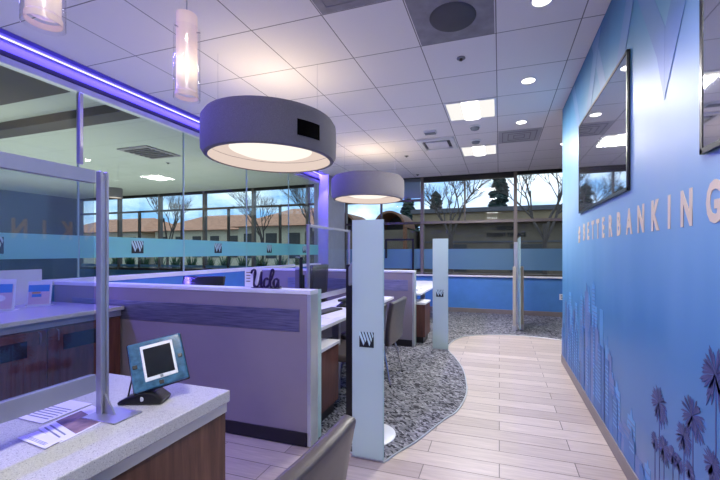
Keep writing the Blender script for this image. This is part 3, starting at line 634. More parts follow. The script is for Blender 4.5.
# ------------------------------------------------------------------ cubicle furniture
def desk_set(dx, dy, which, X0=-1.37):
    x1 = X0 + dx; x0 = x1 - .67; y0 = 2.38 + dy; y1 = 4.70 + dy
    t = thing('office_desk', 'white-topped office desk in the %s cubicle' % which, 'desk', ((x0 + x1) / 2, (y0 + y1) / 2, .006), 'white cubicle desks')
    m = MB(); m.box(x0, x1, y0, y1, .712, .742); m.build('desktop', M['cap'], t, bevel=.003)
    for yy in (y0 + .75, y1 - .08):
        m = MB(); m.box(x1 - .16, x1 - .09, yy, yy + .045, .0065, .712); m.build('leg', M['alu'], t, bevel=.003)
        m = MB(); m.box(x0 + .05, x0 + .11, yy, yy + .045, .0065, .712); m.build('leg', M['alu'], t, bevel=.003)
    m = MB(); m.box(x0 + .06, x0 + .078, y0 + .8, y1 - .1, .30, .712); m.build('modesty_panel', M['partition'], t)
    t2 = thing('pedestal_cabinet', 'low walnut pedestal cabinet with a white top under the %s desk' % which, 'cabinet', (x1 - .2, y0 + .3, .006), 'walnut pedestals')
    a0, a1, b0, b1 = x1 - .48, x1 + .06, y0 + .02, y0 + .42
    m = MB(); m.box(a0, a1, b0, b1, .10, .575); m.build('body', M['redwood'], t2)
    m = MB(); m.box(a0 - .01, a1 + .01, b0 - .005, b1 + .01, .575, .602); m.build('top', M['cap'], t2, bevel=.003)
    m = MB(); m.box(a0 + .03, a1 - .03, b0 + .03, b1 - .03, .0065, .10); m.build('plinth', M['dbase'], t2)
    for q in range(2):
        z0 = .115 + q * .235; m = MB(); m.box(a0 - .012, a0 - .001, b0 + .01, b1 - .01, z0, z0 + .215); d = m.build('drawer', M['wood'], t2)
        m = MB(); m.box(a0 - .026, a0 - .0125, b0 + .18, b1 - .18, z0 + .16, z0 + .172); m.build('handle', M['chrome'], d)
    return x0, x1, y0, y1
desk_set(0, 0, 'nearer'); desk_set(.27, 2.79, 'farther')
# rear credenza of the near cubicle
t = thing('rear_worktop', 'white worktop along the blue low wall behind the near partition', 'worktop', (-3.4, 3.6, .006))
m = MB(); m.box(-3.83, -2.95, 2.35, 4.90, .712, .742); m.build('worktop', M['cap'], t, bevel=.003)
m = MB(); m.box(-3.80, -3.0, 2.40, 2.9, .0065, .712); m.build('cabinet_body', M['redwood'], t)
m = MB(); m.box(-3.80, -3.0, 4.4, 4.85, .0065, .712); m.build('cabinet_body', M['redwood'], t)

def monitor(label, loc, rz, w, h, lift, tilt=0.0, group='desk monitors'):
    t = thing('monitor', label, 'monitor', (0, 0, 0), group)
    m = MB(); m.lathe([(0, 0), (.11, 0), (.11, .008), (.02, .016), (0, .016)], (0, 0), 28); m.build('base', M['black'], t, smooth=True)
    m = MB(); m.box(-.012, .012, .0, .03, .012, lift + h * .5); m.build('stand_neck', M['black'], t, bevel=.003)
    R = Matrix.Rotation(tilt, 3, 'X'); c = Vector((0, -.025, lift + h / 2))
    m = MB(); m.rot_box(c, (w, .03, h), R); m.build('housing', M['bezel'], t, bevel=.006)
    m = MB(); m.rot_box(c + R @ Vector((0, -.0165, .0)), (w - .024, .003, h - .024), R); m.build('screen', M['dscreen'], t)
    t.location = loc; t.rotation_euler.z = rz; return t
monitor('black monitor standing edge-on left of the clear desk screen', (-1.88, 3.16, .7425), 5.36, .42, .36, .20)
monitor('black monitor tilted back, its top showing above the near partition', (-3.05, 3.12, .7425), .35, .44, .25, .10, -.35)

# script letters standing on the partition top, with a white card behind
zt = 1.0855; c0 = at(263, 286, Y=2.25)
t = thing('script_letter_sign', 'dark purple script letters reading Ucla standing on the near partition', 'sign', (c0.x, 2.25, zt))
def stroke(pts_, r=.0085): return pts_
K = .135 / 18.0   # metres per photo pixel at this place
def P2(x, y): return (c0.x + (x - 263.5) * K * .98, 2.25, zt + (286.5 - y) * K)
st = {
 'letter_u': [[(249.5, 272.5), (251, 269.5), (254, 269), (254.2, 272), (253, 279), (253, 284), (255.2, 285.6), (258, 284), (260.3, 279), (262, 270.5), (261.5, 276), (261, 283), (262, 285.5), (264, 284.5)]],
 'letter_c': [[(269.2, 278.8), (268.3, 277.2), (266, 277.6), (264.6, 281), (265, 284.5), (267, 285.6), (269.6, 284), (271.4, 281)]],
 'letter_l': [[(270.4, 282), (273.5, 277), (275.8, 271.5), (275, 268.8), (273.2, 270), (272, 276), (271.6, 282), (272.6, 285.4), (274.8, 284.6)]],
 'letter_a': [[(281, 278.6), (279.6, 277.2), (277.2, 278), (275.8, 281.4), (276.4, 284.8), (278.4, 285.2), (280.4, 282), (281.6, 278), (281, 283), (282, 285.4), (284.4, 284.4)]]}
for nm, strokes in st.items():
    m = MB()
    for s_ in strokes:
        cp = catmull([Vector(P2(*q)) for q in s_], 5)
        n_ = len(cp); m.tube(cp, [(.0088 if 0.1 < i / n_ < .9 else .007) + .0018 * math.sin(i * .5) for i in range(n_)], 8)
    m.build(nm, M['purple'], t, smooth=True)
m = MB(); m.box(P2(252, 0)[0], P2(283, 0)[0], 2.225, 2.275, zt + .0005, zt + .004); m.build('base_bar', M['purple'], t)
cxa = P2(238, 0)[0]; cxb = P2(258, 0)[0]
t = thing('white_card_display', 'white printed card standing behind the script letters', 'card', ((cxa + cxb) / 2, 2.285, zt))
m = MB(); m.box(cxa, cxb, 2.284, 2.288, zt + .001, zt + .145); m.build('card', M['paper'], t)
m = MB()
for q in range(4): m.box(cxa + .015, cxa + .05, 2.2825, 2.2838, zt + .04 + q * .022, zt + .047 + q * .022)
m.build('printed_lines', M['photo'], t)
m = MB(); m.prism([(2.283, zt + .0005), (2.301, zt + .0005), (2.301, zt + .003), (2.283, zt + .003)], 'x', cxa, cxb); m.build('foot', M['whitep'], t)

# clear glass screen on the near desk
def glass_screen(name, label, X, ya, yb, z0, z1, zbar, posts, glass_k='scrglass', bw=.045, foot=True, pw=.026):
    t = thing(name, label, 'screen', (X, (ya + yb) / 2, z0), 'framed clear glass screens on desks')
    for yy in posts:
        m = MB(); m.box(X - pw / 2, X + pw / 2, yy - pw * .55, yy - .006, z0 + .004, z1).box(X - pw / 2, X + pw / 2, yy + .006, yy + pw * .55, z0 + .004, z1).box(X - pw * .3, X + pw * .3, yy - .006, yy + .006, z0 + .004, z1 - .01); m.build('post', M['alu'], t, bevel=.002)
        m = MB(); m.box(X - .03, X + .13, yy - .05, yy + .05, z0 + .0005, z0 + .005); m.build('foot_plate', M['alu'], t, bevel=.001)
        m = MB(); m.prism([(X + pw / 2, z0 + .005), (X + .065, z0 + .005), (X + pw / 2, z0 + .075)], 'y', yy - .003, yy + .003); m.build('gusset', M['alu'], t)
    a, b = min(posts), max(posts)
    if ya < a: a = ya
    m = MB(); m.box(X - .012, X + .012, a + (0 if a not in posts else .03), b - .03, z1 - bw, z1 - .002); m.build('top_rail', M['alu'], t, bevel=.002)
    m = MB(); m.box(X - .012, X + .012, a + (0 if a not in posts else .03), b - .03, zbar, zbar + .06); m.build('bottom_rail', M['alu'], t, bevel=.002)
    m = MB(); m.box(X - .003, X + .003, a + (0 if a not in posts else .03), b - .03, zbar + .06, z1 - bw); m.build('pane', M[glass_k], t)
    return t
glass_screen('desk_screen', 'clear glass screen in a pale metal frame on the near cubicle desk', -2.0, 3.5, 4.62, .7425, 1.655, .80, (3.5, 4.62), 'winglass', .03)
# things on the near desk
def keyboard(label, c, rz):
    t = thing('keyboard', label, 'keyboard', (0, 0, 0))
    m = MB(); m.box(-.22, .22, -.07, .07, 0, .014); m.build('tray', M['blackc'], t, bevel=.004)
    m = MB()
    for i in range(14):
        for j in range(5): m.box(-.21 + i * .03, -.185 + i * .03, -.062 + j * .025, -.041 + j * .025, .0145, .02)
    m.build('keys', M['ventdark'], t)
    t.location = c; t.rotation_euler.z = rz
keyboard('black keyboard on the near cubicle desk', (-1.68, 3.28, .7425), 1.45)
t = thing('desk_phone', 'black desk telephone behind the keyboard', 'telephone', (-1.62, 3.72, .7425))
m = MB(); m.prism([(3.62, .7425), (3.84, .7425), (3.84, .80), (3.62, .755)], 'x', -1.72, -1.50); m.build('body', M['blackc'], t, bevel=.005)
m = MB(); m.box(-1.715, -1.665, 3.64, 3.82, .797, .825); m.build('handset', M['black'], t, bevel=.01)
m = MB()
for i in range(3):
    for j in range(4): m.box(-1.63 + i * .035, -1.608 + i * .035, 3.66 + j * .035, 3.68 + j * .035, .765 + j * .007, .776 + j * .007)
m.build('keys', M['grey'], t)
for lab, x, y, rz in (('sheet of white paper at the near end of the cubicle desk', -1.5, 2.80, .2), ('sheet of white paper under the keyboard edge', -1.50, 3.12, -.3)):
    m = MB(); m.rot_box((0, 0, 0), (.21, .29, .002), Matrix.Identity(3)); o = m.build('paper_sheet', M['paper']); o.location = (x, y, .7435); o.rotation_euler.z = rz; tag(o, lab, 'paper')
m = MB(); m.box(-1.49, -1.21, 5.5, 5.82, .7425, .775); tag(m.build('paper_stack', M['paper'], bevel=.002), 'stack of white papers on the farther cubicle desk', 'papers')

# chairs: curved leather shell on chrome legs; local frame faces -X
def make_chair(label, loc, rz=0):
    t = thing('guest_chair', label, 'chair', (0, 0, 0), 'grey leather guest chairs')
    W = .262
    def back(u, v):
        z = .40 + .442 * v; yy = (u * 2 - 1) * (W + .012 * v); x = .255 + .05 * v ** 1.2 - .012 * (u * 2 - 1) ** 2 - .010 * math.sin(v * PI)
        return (x, yy, z)
    m = MB(); m.grid(back, 10, 8); b = m.build('backrest', M['leather'], t, smooth=True); md = b.modifiers.new('s', 'SOLIDIFY'); md.thickness = .048; md.offset = 0; md = b.modifiers.new('b', 'BEVEL'); md.width = .014; md.segments = 3; md.limit_method = 'ANGLE'; md.angle_limit = .9
    def seat(u, v):
        x = .20 - .50 * v; yy = (u * 2 - 1) * (W + .005); z = .425 + .02 * v - .015 * math.sin(v * PI) + .008 * (u * 2 - 1) ** 2
        return (x, yy, z)
    m = MB(); m.grid(seat, 10, 8); s_ = m.build('seat', M['leather'], t, smooth=True); md = s_.modifiers.new('s', 'SOLIDIFY'); md.thickness = .06; md.offset = 0; md = s_.modifiers.new('b', 'BEVEL'); md.width = .02; md.segments = 3; md.limit_method = 'ANGLE'; md.angle_limit = .9
    def edge(v): p = back(1, v); return p
    for sx, sy in ((-.26, 1), (-.26, -1), (.24, 1), (.24, -1)):
        m = MB(); m.tube([(sx * .72, sy * .19, .40), (sx * .9, sy * .215, .25), (sx * 1.12, sy * .235, .011)], [.011, .011, .009], 10); lg = m.build('leg', M['chrome'], t, smooth=True)
        m = MB(); m.lathe([(0, .0), (.013, .0), (.013, .014), (0, .014)], (sx * 1.12, sy * .235), 12); m.build('glide', M['black'], lg)
    m = MB(); m.tube([(-.19, -.19, .395), (-.19, .19, .395)], .009, 8).tube([(.17, -.19, .395), (.17, .19, .395)], .009, 8); m.build('seat_frame', M['chrome'], t)
    t.location = loc; t.rotation_euler.z = rz; return t
ch = make_chair('grey leather chair in the bottom foreground facing the tablet counter', (-.756, .790, .0), -.08)
copy_tree(ch, (-1.31, 3.67, .006), 0, 'grey leather chair with chrome legs before the farther partition')
copy_tree(ch, (-1.36, 3.08, .006), 0, 'grey leather chair mostly hidden behind the nearer frosted screen')
# staff task chair
t = thing('office_chair', 'dark high-backed office chair behind the clear desk screen', 'chair', (-2.62, 4.30, .006), None)
x, y = -2.62, 4.30
m = MB(); m.box(x - .25, x + .25, y - .25, y + .25, .44, .52); m.build('seat', M['darkleather'], t, bevel=.03)
def tb(u, v): return (x + .26 + .05 * v, y + (u * 2 - 1) * (.24 - .03 * v), .56 + .62 * v)
m = MB(); m.grid(tb, 8, 8); b = m.build('backrest', M['darkleather'], t, smooth=True); md = b.modifiers.new('s', 'SOLIDIFY'); md.thickness = .05
m = MB(); m.box(x + .255, x + .285, y - .03, y + .03, .46, .70); m.build('back_bracket', M['black'], t)
m = MB(); m.tube([(x, y, .44), (x, y, .10)], .025, 12); m.build('gas_column', M['chrome'], t)
for k in range(5):
    a = k * 2 * PI / 5; m = MB(); m.tube([(x, y, .11), (x + .27 * math.cos(a), y + .27 * math.sin(a), .07)], [.022, .014], 8); lg = m.build('leg', M['black'], t)
    m = MB(); m.tube([(x + .27 * math.cos(a) - .012, y + .27 * math.sin(a), .0375), (x + .27 * math.cos(a) + .012, y + .27 * math.sin(a), .0375)], .028, 14); m.build('caster', M['black'], lg)

# folding glass gate near the back windows
gx = .289
t = thing('glass_gate', 'slim glass gate seen edge-on between pale posts before the back window', 'gate', (gx, 6.6, .006))
m = MB(); m.box(gx + .035, gx + .045, 6.30, 7.1, .07, 1.60); m.build('glass_pane', M['edge'], t)
for yy, zz, dx_, k, w in ((6.55, 1.52, -.01, 'alu', .035), (6.6, 1.10, .095, 'woodpost', .03), (6.45, 1.10, -.04, 'woodpost', .03)):
    m = MB(); m.box(gx + dx_ - w, gx + dx_ + w * .6, yy, yy + .06, .01, zz); p_ = m.build('post', M[k], t, bevel=.003)
    m = MB(); m.box(gx + dx_ - w - .005, gx + dx_ + w * .6 + .005, yy - .005, yy + .065, .0075, .10); m.build('post_foot', M['grille'], p_)

# ------------------------------------------------------------------ left credenza with brochures
t = thing('back_credenza', 'long dark wood credenza with a pale stone top along the glazed wall', 'cabinet', (-3.4, .5, 0))
m = MB(); m.box(-3.835, -2.955, -1.6, 2.185, .875, .905); m.build('stone_top', M['quartz'], t, bevel=.003)
m = MB(); m.box(-3.835, -2.985, -1.59, 2.18, .825, .874); m.build('metal_band', M['alu'], t)
m = MB(); m.box(-3.83, -3.0, -1.59, 2.18, .09, .824); m.build('body', M['redwood'], t)
m = MB(); m.box(-3.80, -3.06, -1.57, 2.16, .001, .09); m.build('plinth', M['dbase'], t)
ys = [-1.58, -.97, -.36, .25, .74, 1.16, 1.67, 2.175]
for i in range(len(ys) - 1):
    a, b = ys[i] + .003, ys[i + 1] - .003
    m = MB(); m.box(-2.999, -2.982, a, b, .10, .815); d = m.build('door', M['redwood'], t, bevel=.002)
    if True:
        hy = (a + .05) if i % 2 == 0 else (b - .05)
        m = MB(); m.tube([(-2.981, hy, .725), (-2.960, hy, .73), (-2.960, hy, .80), (-2.981, hy, .805)], .006, 8); m.build('handle', M['chrome'], d)
    if i in (3, 5, 6):
        m = MB(); m.box(-2.9815, -2.978, a + .09, b - .11, .65, .76); m.build('dark_panel', M['dscreen'], d, bevel=.002)  # dark glossy rectangle on the door front
def brochure(label, x, y, w, h, rz, kind):
    t = thing('brochure_holder', label, 'brochure', (0, 0, 0), 'brochure stands on the credenza'); R = Matrix.Rotation(-.22, 3, 'X')
    m = MB(); m.rot_box((0, .0, h / 2 + .004), (w, .012, h), R); m.build('holder', M['whitep'], t, bevel=.002)
    m = MB(); m.prism([(-.05, .0), (.06, .0), (.06, .004), (-.05, .004)], 'x', -w / 2, w / 2); m.build('foot', M['whitep'], t)
    def sheet(name, mat, a0, a1, b0, b1, lift=.007):
        m = MB(); m.rot_box(Vector((0, 0, h / 2 + .004)) + R @ Vector(((a0 + a1) / 2 * w, -lift, ((b0 + b1) / 2 - 0) * h)), ((a1 - a0) * w, .002, (b1 - b0) * h), R); m.build(name, M[mat], t)
    sheet('printed_sheet', 'pink', -.44, .44, -.46, .30); sheet('printed_banner', 'sky', -.46, .42, .06, .34, .009)
    if kind == 1:
        m = MB(); bmesh.ops.create_uvsphere(m.bm, u_segments=16, v_segments=10, radius=.5)
        q = Vector((0, 0, h / 2 + .004)) + R @ Vector((.08 * w, -.012, -.12 * h))
        for v in m.bm.verts: v.co = q + R @ Vector((v.co.x * w * .42, v.co.y * .004, v.co.z * h * .24))
        m.build('printed_picture', M['paper'], t, smooth=True)
    if kind == 2: sheet('printed_label', 'orange', -.46, -.02, -.12, .04, .0095); sheet('printed_block', 'purple', -.46, -.1, -.34, -.2, .0095)
    if kind == 3: sheet('printed_label', 'orange', -.3, .05, -.02, .05, .0095); sheet('printed_block', 'sky', -.3, .1, -.16, -.04, .0095)
    t.location = (x, y, .9055); t.rotation_euler.z = rz
RZ = .75
brochure('small tilted brochure stand nearest the partition, on the stone credenza top', -3.63, 1.98, .15, .20, RZ, 3)
brochure('large brochure stand with a round white picture on the credenza', -3.61, 1.69, .24, .235, RZ, 1)
brochure('brochure stand with an orange label at the left picture edge', -3.52, 1.47, .19, .215, RZ, 2)
m = MB(); m.box(-3.83, -3.822, 1.2, 2.10, .9055, 1.20); tag(m.build('white_backboard', M['paper']), 'white board standing behind the brochures against the glass', 'board')

# ------------------------------------------------------------------ teller counter
t = thing('teller_counter', 'speckled white stone counter with a walnut front holding the tablet', 'counter', (-1.47, 0, 0))
xa, xb, yb_, zc = -1.835, -1.10, 1.268, .76
m = MB(); m.box(xa, xb, -1.8, yb_, zc - .05, zc); m.build('stone_top', M['quartz'], t, bevel=.004)
m = MB(); m.box(xa + .02, xb - .016, -1.78, yb_ - .002, zc - .095, zc - .05); m.build('metal_reveal', M['lens'], t)
m = MB(); m.box(xa + .03, xb - .035, -1.77, yb_ - .004, .09, zc - .095); m.build('cabinet_body', M['wood'], t)
m = MB(); m.box(xb - .034, xb - .022, -1.77, yb_ - .004, .10, zc - .10); m.build('front_panel', M['wood'], t)
m = MB(); m.box(xa + .06, xb - .07, -1.74, yb_ - .06, .001, .09); m.build('plinth', M['dbase'], t)
glass_screen('counter_screen', 'tall clear glass screen in a pale metal frame on the stone counter', -1.38, -1.6, .94, .7605, 1.642, .855, (.94,), 'scrglass', .048)
# flyers on the counter
def counter_pt(px, py): return at(px, py, Z=.7615)
def flyer(label, corners, mats, dz=0):
    pts_ = [counter_pt(*c) for c in corners]
    t = thing('flyer', label, 'flyer', (sum(p.x for p in pts_) / 4, sum(p.y for p in pts_) / 4, .7605 + dz), 'flyers on the stone counter')
    m = MB(); m.prism([(p.x, p.y) for p in pts_], 'z', .7607 + dz, .7617 + dz); m.build('sheet', M['paper'], t)
    def bl(u, v): return pts_[0] * (1 - u) * (1 - v) + pts_[1] * u * (1 - v) + pts_[2] * u * v + pts_[3] * (1 - u) * v
    for nm, k, u0, u1, v0, v1 in mats:
        q = [bl(u0, v0), bl(u1, v0), bl(u1, v1), bl(u0, v1)]; m = MB(); m.prism([(p.x, p.y) for p in q], 'z', .76175 + dz, .7621 + dz); m.build(nm, M[k], t)
lines = lambda u0, u1, v0, n: [('printed_line', 'grey', u0, u1, v0 + .09 * k, v0 + .03 + .09 * k) for k in range(n)]
flyer('pale flyer with a brown photo panel beneath the screen post', [(38, 428), (60, 443), (114, 416), (92, 405)], [('photo_panel', 'photo', .05, .95, .28, .75)] + lines(.1, .8, .06, 2))
flyer('pale folded flyer lying behind the photo flyer near the post', [(17, 418), (42, 424), (92, 404), (62, 399)], lines(.1, .9, .15, 6), .0018)
flyer('plain white flyer at the near end of the group under the screen rail', [(17, 439), (45, 450), (62, 441), (38, 432)], lines(.15, .85, .2, 3), .0036)
# tablet on its stand
t = thing('tablet_stand', 'tablet in a clear blue case tilted on a black stand on the counter', 'tablet', (-1.33, 1.08, .7605))
def L3(v): return Vector(v)
# screen plane basis: faces the room, leaning back and rolled a little
o_ = Vector((-1.31, 1.105, .908)); nrm = Vector((.62, -.62, .52)).normalized(); upv = Vector((0, 0, 1)); rt = upv.cross(nrm).normalized() ; uu = nrm.cross(rt).normalized()
roll = Matrix.Rotation(math.radians(11), 3, nrm); rt = roll @ rt; uu = roll @ uu
B = Matrix((rt, nrm, uu)).transposed()
m = MB(); m.rot_box(o_, (.186, .016, .196), B); m.build('case', M['case'], t, bevel=.006)
m = MB(); m.rot_box(o_ - nrm * .012, (.192, .008, .202), B); m.build('case_back', M['black'], t, bevel=.004)
m = MB(); m.rot_box(o_ + nrm * .0095 + uu * .004 + rt * .004, (.112, .006, .145), B); m.build('tablet_body', M['whitep'], t, bevel=.003)
m = MB(); m.rot_box(o_ + nrm * .0133 + uu * .004 + rt * .004, (.094, .002, .116), B); m.build('screen', M['dscreen'], t)
m = MB(); m.rot_box(o_ + nrm * .0135 + uu * (.004 - .065) + rt * .004, (.010, .002, .010), B); m.build('home_button', M['grey'], t)
for a, b_ in ((-.077, .0), (.077, .0), (0, -.084)):
    m = MB(); m.rot_box(o_ + nrm * .009 + rt * a + uu * b_, (.016, .004, .016), B); m.build('screw_cover', M['bezel'], t, bevel=.002)
bb = Vector((-1.33, 1.03, .7605)); fwd = Vector((.80, .0, 0)).normalized()
m = MB(); A = Matrix.Rotation(.35, 3, 'Z'); 
prof = [(-.085, .0), (.075, .0), (.085, .018), (.05, .045), (.02, .05), (-.05, .03), (-.085, .012)]
m.prism(prof, 'y', -.035, .035)
for v in m.bm.verts: v.co = A @ v.co + bb + Vector((0, .035, .0008))
m.build('base', M['black'], t, bevel=.008)
m = MB(); m.tube([bb + A @ Vector((.015, 0.02, .045)), o_ - nrm * .018 - uu * .06], .014, 10); m.build('support_arm', M['black'], t)
m = MB(); q0 = bb + A @ Vector((.02, -.0005, .024)) + Vector((0, 0, 0)); m.lathe([(0, -.0), (.009, -.0), (.009, .003), (0, .004)], (0, 0), 20)
for v in m.bm.verts: v.co = Matrix.Rotation(PI / 2, 3, 'X') @ v.co + q0
m.build('lock_badge', M['whitep'], t)
m = MB(); m.tube([o_ - nrm * .02 + rt * -.09 + uu * -.02, counter_pt(127, 403) + Vector((0, 0, .004)), counter_pt(118, 405) + Vector((0, 0, .003))], .003, 8); m.build('kick_wire', M['black'], t)

# ------------------------------------------------------------------ outdoors
m = MB(); m.box(-90, 60, 8.5, 120, -.3, -.05); struct(world0(m).build('ground', M['ground']))
# long tan building
t = thing('campus_building', 'long low brown building with a tan roof band across from the windows', 'building', (6, 30, -.05))
m = MB(); m.box(-5.6, 30, 26, 38, -.05, 3.75); m.build('facade', M['brownw'], t)
m = MB(); m.box(-6.0, 30.5, 25.4, 38, 3.35, 4.1); m.build('roof_band', M['tan'], t)
m = MB(); m.box(-6.1, 30.6, 25.2, 38, 4.1, 4.4); m.build('roof_edge', M['fascia'], t)
m = MB(); m.box(-5.6, 30, 25.95, 26, 2.02, 2.12); m.build('string_course', M['fascia'], t)
for k in range(6): m = MB(); m.box(-4.5 + k * 5.2, -2.2 + k * 5.2, 25.93, 26, -.05, 1.9); m.build('doorway', M['opening'], t)
m = MB(); sx = at(506, 230, Y=25.9)
for body, z, s_ in (('WESCOM', 2.86, .36), ('STUDENT TERRACE', 2.42, .36)):
    bm = text_mesh(body, s_, .008, .02, .8, 1, 'CENTER'); mb_text(m, bm, Matrix(((1, 0, 0, sx.x), (0, 0, -1, 25.93), (0, 1, 0, z), (0, 0, 0, 1))))
m.build('sign_letters', M['sign'], t)
# arched brown pavilions seen between the drum shade and the frosted screen
for lab, px, r in (('brown arched pavilion outside, right of the frosted screen top', 394, .95), ('brown arched pavilion outside, left of the frosted screen top', 348, .95)):
    c = at(px, 225, Y=20.5)
    t = thing('arched_pavilion', lab, 'pavilion', (c.x, 20.5, -.05), 'arched pavilions')
    m = MB(); arc = [(c.x + r * math.cos(a), 2.75 + r * math.sin(a)) for a in [PI * k / 16 for k in range(17)]] + [(c.x + (r - .12) * math.cos(a), 2.75 + (r - .12) * math.sin(a)) for a in [PI * (16 - k) / 16 for k in range(17)]]
    m.prism(arc, 'y', 19.5, 22); m.build('vault', M['arch'], t, smooth=True)
    m = MB(); m.prism([(c.x + (r - .12) * math.cos(a), 2.75 + (r - .12) * math.sin(a)) for a in [PI * k / 16 for k in range(17)]], 'y', 21.7, 21.9); m.build('back_wall', M['opening'], t)
    for sxn in (-1, 1):
        m = MB(); m.box(c.x + sxn * (r - .06) - .1, c.x + sxn * (r - .06) + .1, 19.6, 19.8, -.05, 2.75); m.build('pillar', M['arch'], t)
m = MB(); m.box(-14, -5.9, 24, 30, -.05, 2.9); tag(m.build('dark_building', M['brownw']), 'low dark building behind the arched pavilions', 'building')
# orange-roofed houses to the left
for lab, xa_, xb_, y0 in (('cream building with orange tile roof, seen above the script letter sign', -22.5, -13.2, 27), ('cream building with orange tile roof, seen above the left monitor', -36, -24.2, 30), ('cream building with orange tile roof at the far left behind the glass wall', -52, -38, 30)):
    t = thing('tiled_roof_building', lab, 'building', ((xa_ + xb_) / 2, y0 + 4, -.05), 'orange-roofed buildings')
    m = MB(); m.box(xa_, xb_, y0, y0 + 8, -.05, 3.6); m.build('walls', M['cream'], t)
    m = MB(); mid = y0 + 4; v = [m.bm.verts.new(p) for p in ((xa_ - .7, y0 - .7, 3.6), (xb_ + .7, y0 - .7, 3.6), (xb_ + .7, y0 + 8.7, 3.6), (xa_ - .7, y0 + 8.7, 3.6), (xa_ + 3, mid, 5.6), (xb_ - 3, mid, 5.6))]
    for f in ((0, 1, 5, 4), (1, 2, 5), (2, 3, 4, 5), (3, 0, 4), (0, 3, 2, 1)): m.bm.faces.new([v[i] for i in f])
    m.build('roof', M['terra'], t)
    n_ = int((xb_ - xa_) / 2.3)
    for k in range(n_):
        xx = xa_ + .6 + k * 2.3; m = MB(); m.box(xx, xx + 1.1, y0 - .05, y0, .8, 3.0); m.build('window_opening', M['opening'], t)
# trees
def bare_tree(label, base, h, seed, spread=.55):
    r_ = random.Random(seed); m = MB()
    def br(p, d, ln, rad, depth):
        q = p + d * ln; mid = p + d * ln * .5 + Vector((r_.uniform(-1, 1), r_.uniform(-1, 1), 0)) * ln * .06
        m.tube([p, mid, q], [rad, rad * .85, rad * .65], 5 if depth > 1 else 4, caps=False)
        if depth == 0: return
        for k in range(3 if depth > 1 else 4):
            a = r_.uniform(0, 2 * PI); s_ = r_.uniform(.3, 1) * spread
            nd = (d + Vector((math.cos(a) * s_, math.sin(a) * s_, r_.uniform(0, .25)))).normalized()
            br(p + d * ln * r_.uniform(.6, 1), nd, ln * r_.uniform(.62, .8), rad * .58, depth - 1)
    br(Vector(base), Vector((0, 0, 1)), h * .27, h * .013, 6)
    tag(m.build('bare_tree', M['bark']), label, 'tree', 'leafless trees beyond the windows')
bare_tree('leafless tree rising over the building left of the thin window divider', (at(452, 200, Y=20).x, 20, -.05), 9.6, 3, .8)
bare_tree('leafless tree behind the right-hand window pane beside the mural wall', (at(545, 200, Y=18).x, 18, -.05), 10.0, 9, .75)
bare_tree('leafless tree seen through glass above the orange roofs, left of the main mullion', (-17, 23, -.05), 8.5, 12, .7)
bare_tree('leafless tree seen through glass right of the main mullion', (-12, 22, -.05), 8.5, 21, .7)
bare_tree('leafless tree seen through glass at the left beyond the screen post', (-24, 21, -.05), 8.5, 33, .7)
def conifer(label, base, h, w, seed):
    t = thing('conifer_tree', label, 'tree', base, 'dark conifers beyond the windows'); r_ = random.Random(seed)
    m = MB(); m.tube([base, (base[0], base[1], base[2] + h * .95)], [h * .02, h * .004], 8); m.build('trunk', M['bark'], t)
    m = MB()
    for k in range(420):
        f = r_.random() ** .8; z = base[2] + h * (.12 + .86 * f); rad = w * (1 - f) ** .7 * r_.uniform(.35, 1.05) + .05
        a = r_.uniform(0, 2 * PI); c = Vector((base[0], base[1], z)); d = Vector((math.cos(a), math.sin(a), -.25)); s_ = h * .045 * r_.uniform(.7, 1.4)
        p = c + d * rad; pp = Vector((-d.y, d.x, 0)) * s_
        vs = [m.bm.verts.new(q) for q in (c + d * rad * .3 + Vector((0, 0, s_)), p + pp, p + d * s_ * 1.2, p - pp, p - Vector((0, 0, s_)))]
        for f_ in ((0, 1, 2), (0, 2, 3), (4, 2, 1), (4, 3, 2)): m.bm.faces.new([vs[i] for i in f_])
    m.build('foliage', M['conifer'], t)
c = at(499, 200, Y=42); conifer('dark conical evergreen standing above the building roof', (c.x, 42, -.05), 10.6, 1.35, 5)
c = at(436, 200, Y=41); conifer('dark slim evergreen at the left end of the middle window', (c.x, 41, -.05), 8.2, 1.1, 6)
c = at(408, 215, Y=40); conifer('dark broad evergreen just left of the grey window post', (c.x * 1.15, 46, -.05), 8.6, 2.3, 8)
# planting outside the window sill
def shrub(label, x, y, z, h, w, n_, seed, name='strap_leaf_shrub'):
    r_ = random.Random(seed); m = MB()
    for k in range(n_):
        a = r_.uniform(0, 2 * PI); ln = h * r_.uniform(.6, 1.1); tip = Vector((x + math.cos(a) * w * r_.uniform(.3, 1), y + math.sin(a) * w * .6 * r_.uniform(.3, 1), z + ln)); b0 = Vector((x + r_.uniform(-.05, .05), y, z))
        md_ = (b0 + tip) / 2 + Vector((0, 0, ln * .15)); s_ = Vector((-math.sin(a), math.cos(a), 0)) * .022
        vs = [m.bm.verts.new(q) for q in (b0 - s_ * .5, b0 + s_ * .5, md_ + s_, md_ - s_, tip)]
        m.bm.faces.new((vs[0], vs[1], vs[2], vs[3])); m.bm.faces.new((vs[3], vs[2], vs[4]))
    return tag(m.build(name, M['leaf']), label, 'shrub', 'strappy green shrubs outside the side windows')
for k in range(13): shrub('strappy green shrub outside the low window edge, seen through the glazed wall', -12.7 + k * .66, 9.1, .50, .72, .31, 90, 50 + k)
m = MB(); m.box(-13.5, -3.9, 8.7, 9.5, -.05, .5); tag(m.build('planter_box', M['ground']), 'long low planter outside the side windows', 'planter')

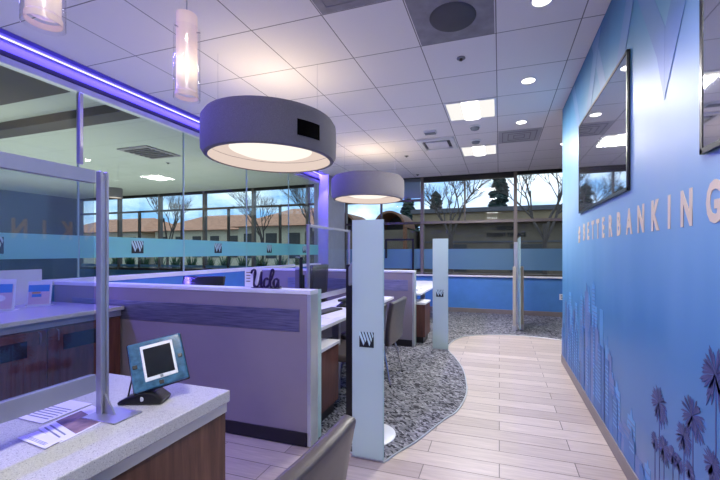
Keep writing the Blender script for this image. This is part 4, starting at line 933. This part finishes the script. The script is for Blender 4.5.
# ------------------------------------------------------------------ lights
def area(name, loc, rot, sx, sy, e, col):
    ld = bpy.data.lights.new(name, 'AREA'); ld.shape = 'RECTANGLE'; ld.size = sx; ld.size_y = sy; ld.energy = e; ld.color = col
    o = bpy.data.objects.new(name, ld); COL.objects.link(o); o.location = loc; o.rotation_euler = rot; return o
area('led_strip_light', (-3.858, 1.6, 3.114), (0, -.5, 0), .013, 13, 235, (.13, .09, 1.0))
sp = bpy.data.lights.new('column_wash', 'SPOT'); sp.energy = 45; sp.spot_size = .9; sp.spot_blend = .4; sp.color = (.30, .22, 1); so = bpy.data.objects.new('column_wash', sp); COL.objects.link(so); so.location = (-3.72, 7.12, CEIL - .03); so.rotation_euler = (.10, 0, 0)

area('far_room_ceiling_fill', (-8.2, 3.4, 1.0), (PI, 0, 0), 7, 8.5, 165, (.97, 1, .96))  # added fill with no fixture, aimed up to brighten the far room's ceiling
# world: pale blue sky with broken cloud
w = bpy.data.worlds.new('world'); scene.world = w; w.use_nodes = True; nt = w.node_tree; nt.nodes.clear()
out = nt.nodes.new('ShaderNodeOutputWorld'); bg = nt.nodes.new('ShaderNodeBackground'); tc = nt.nodes.new('ShaderNodeTexCoord')
mp = nt.nodes.new('ShaderNodeMapping'); mp.inputs['Scale'].default_value = (1, 1, 2.4); L(nt, tc.outputs['Generated'], mp.inputs['Vector'])
n = N(nt, 'ShaderNodeTexNoise', Scale=4.5, Detail=6.0, Roughness=.6); L(nt, mp.outputs[0], n.inputs['Vector'])
r = ramp(nt, [(0.38, (.20, .40, .72, 1)), (0.62, (.80, .90, 1.0, 1))]); L(nt, n.outputs['Fac'], r.inputs['Fac']); L(nt, r.outputs['Color'], bg.inputs['Color'])
bg.inputs['Strength'].default_value = 1.35; L(nt, bg.outputs[0], out.inputs[0])

scene.view_settings.view_transform = 'Standard'; scene.view_settings.look = 'None'; scene.view_settings.gamma = 1; scene.view_settings.use_curve_mapping = False
scene.view_settings.exposure = 0.48
try:
    scene.cycles.use_denoising = True; scene.cycles.max_bounces = 10; scene.cycles.transparent_max_bounces = 24; scene.cycles.sample_clamp_indirect = 6; scene.cycles.caustics_reflective = False
except Exception: pass
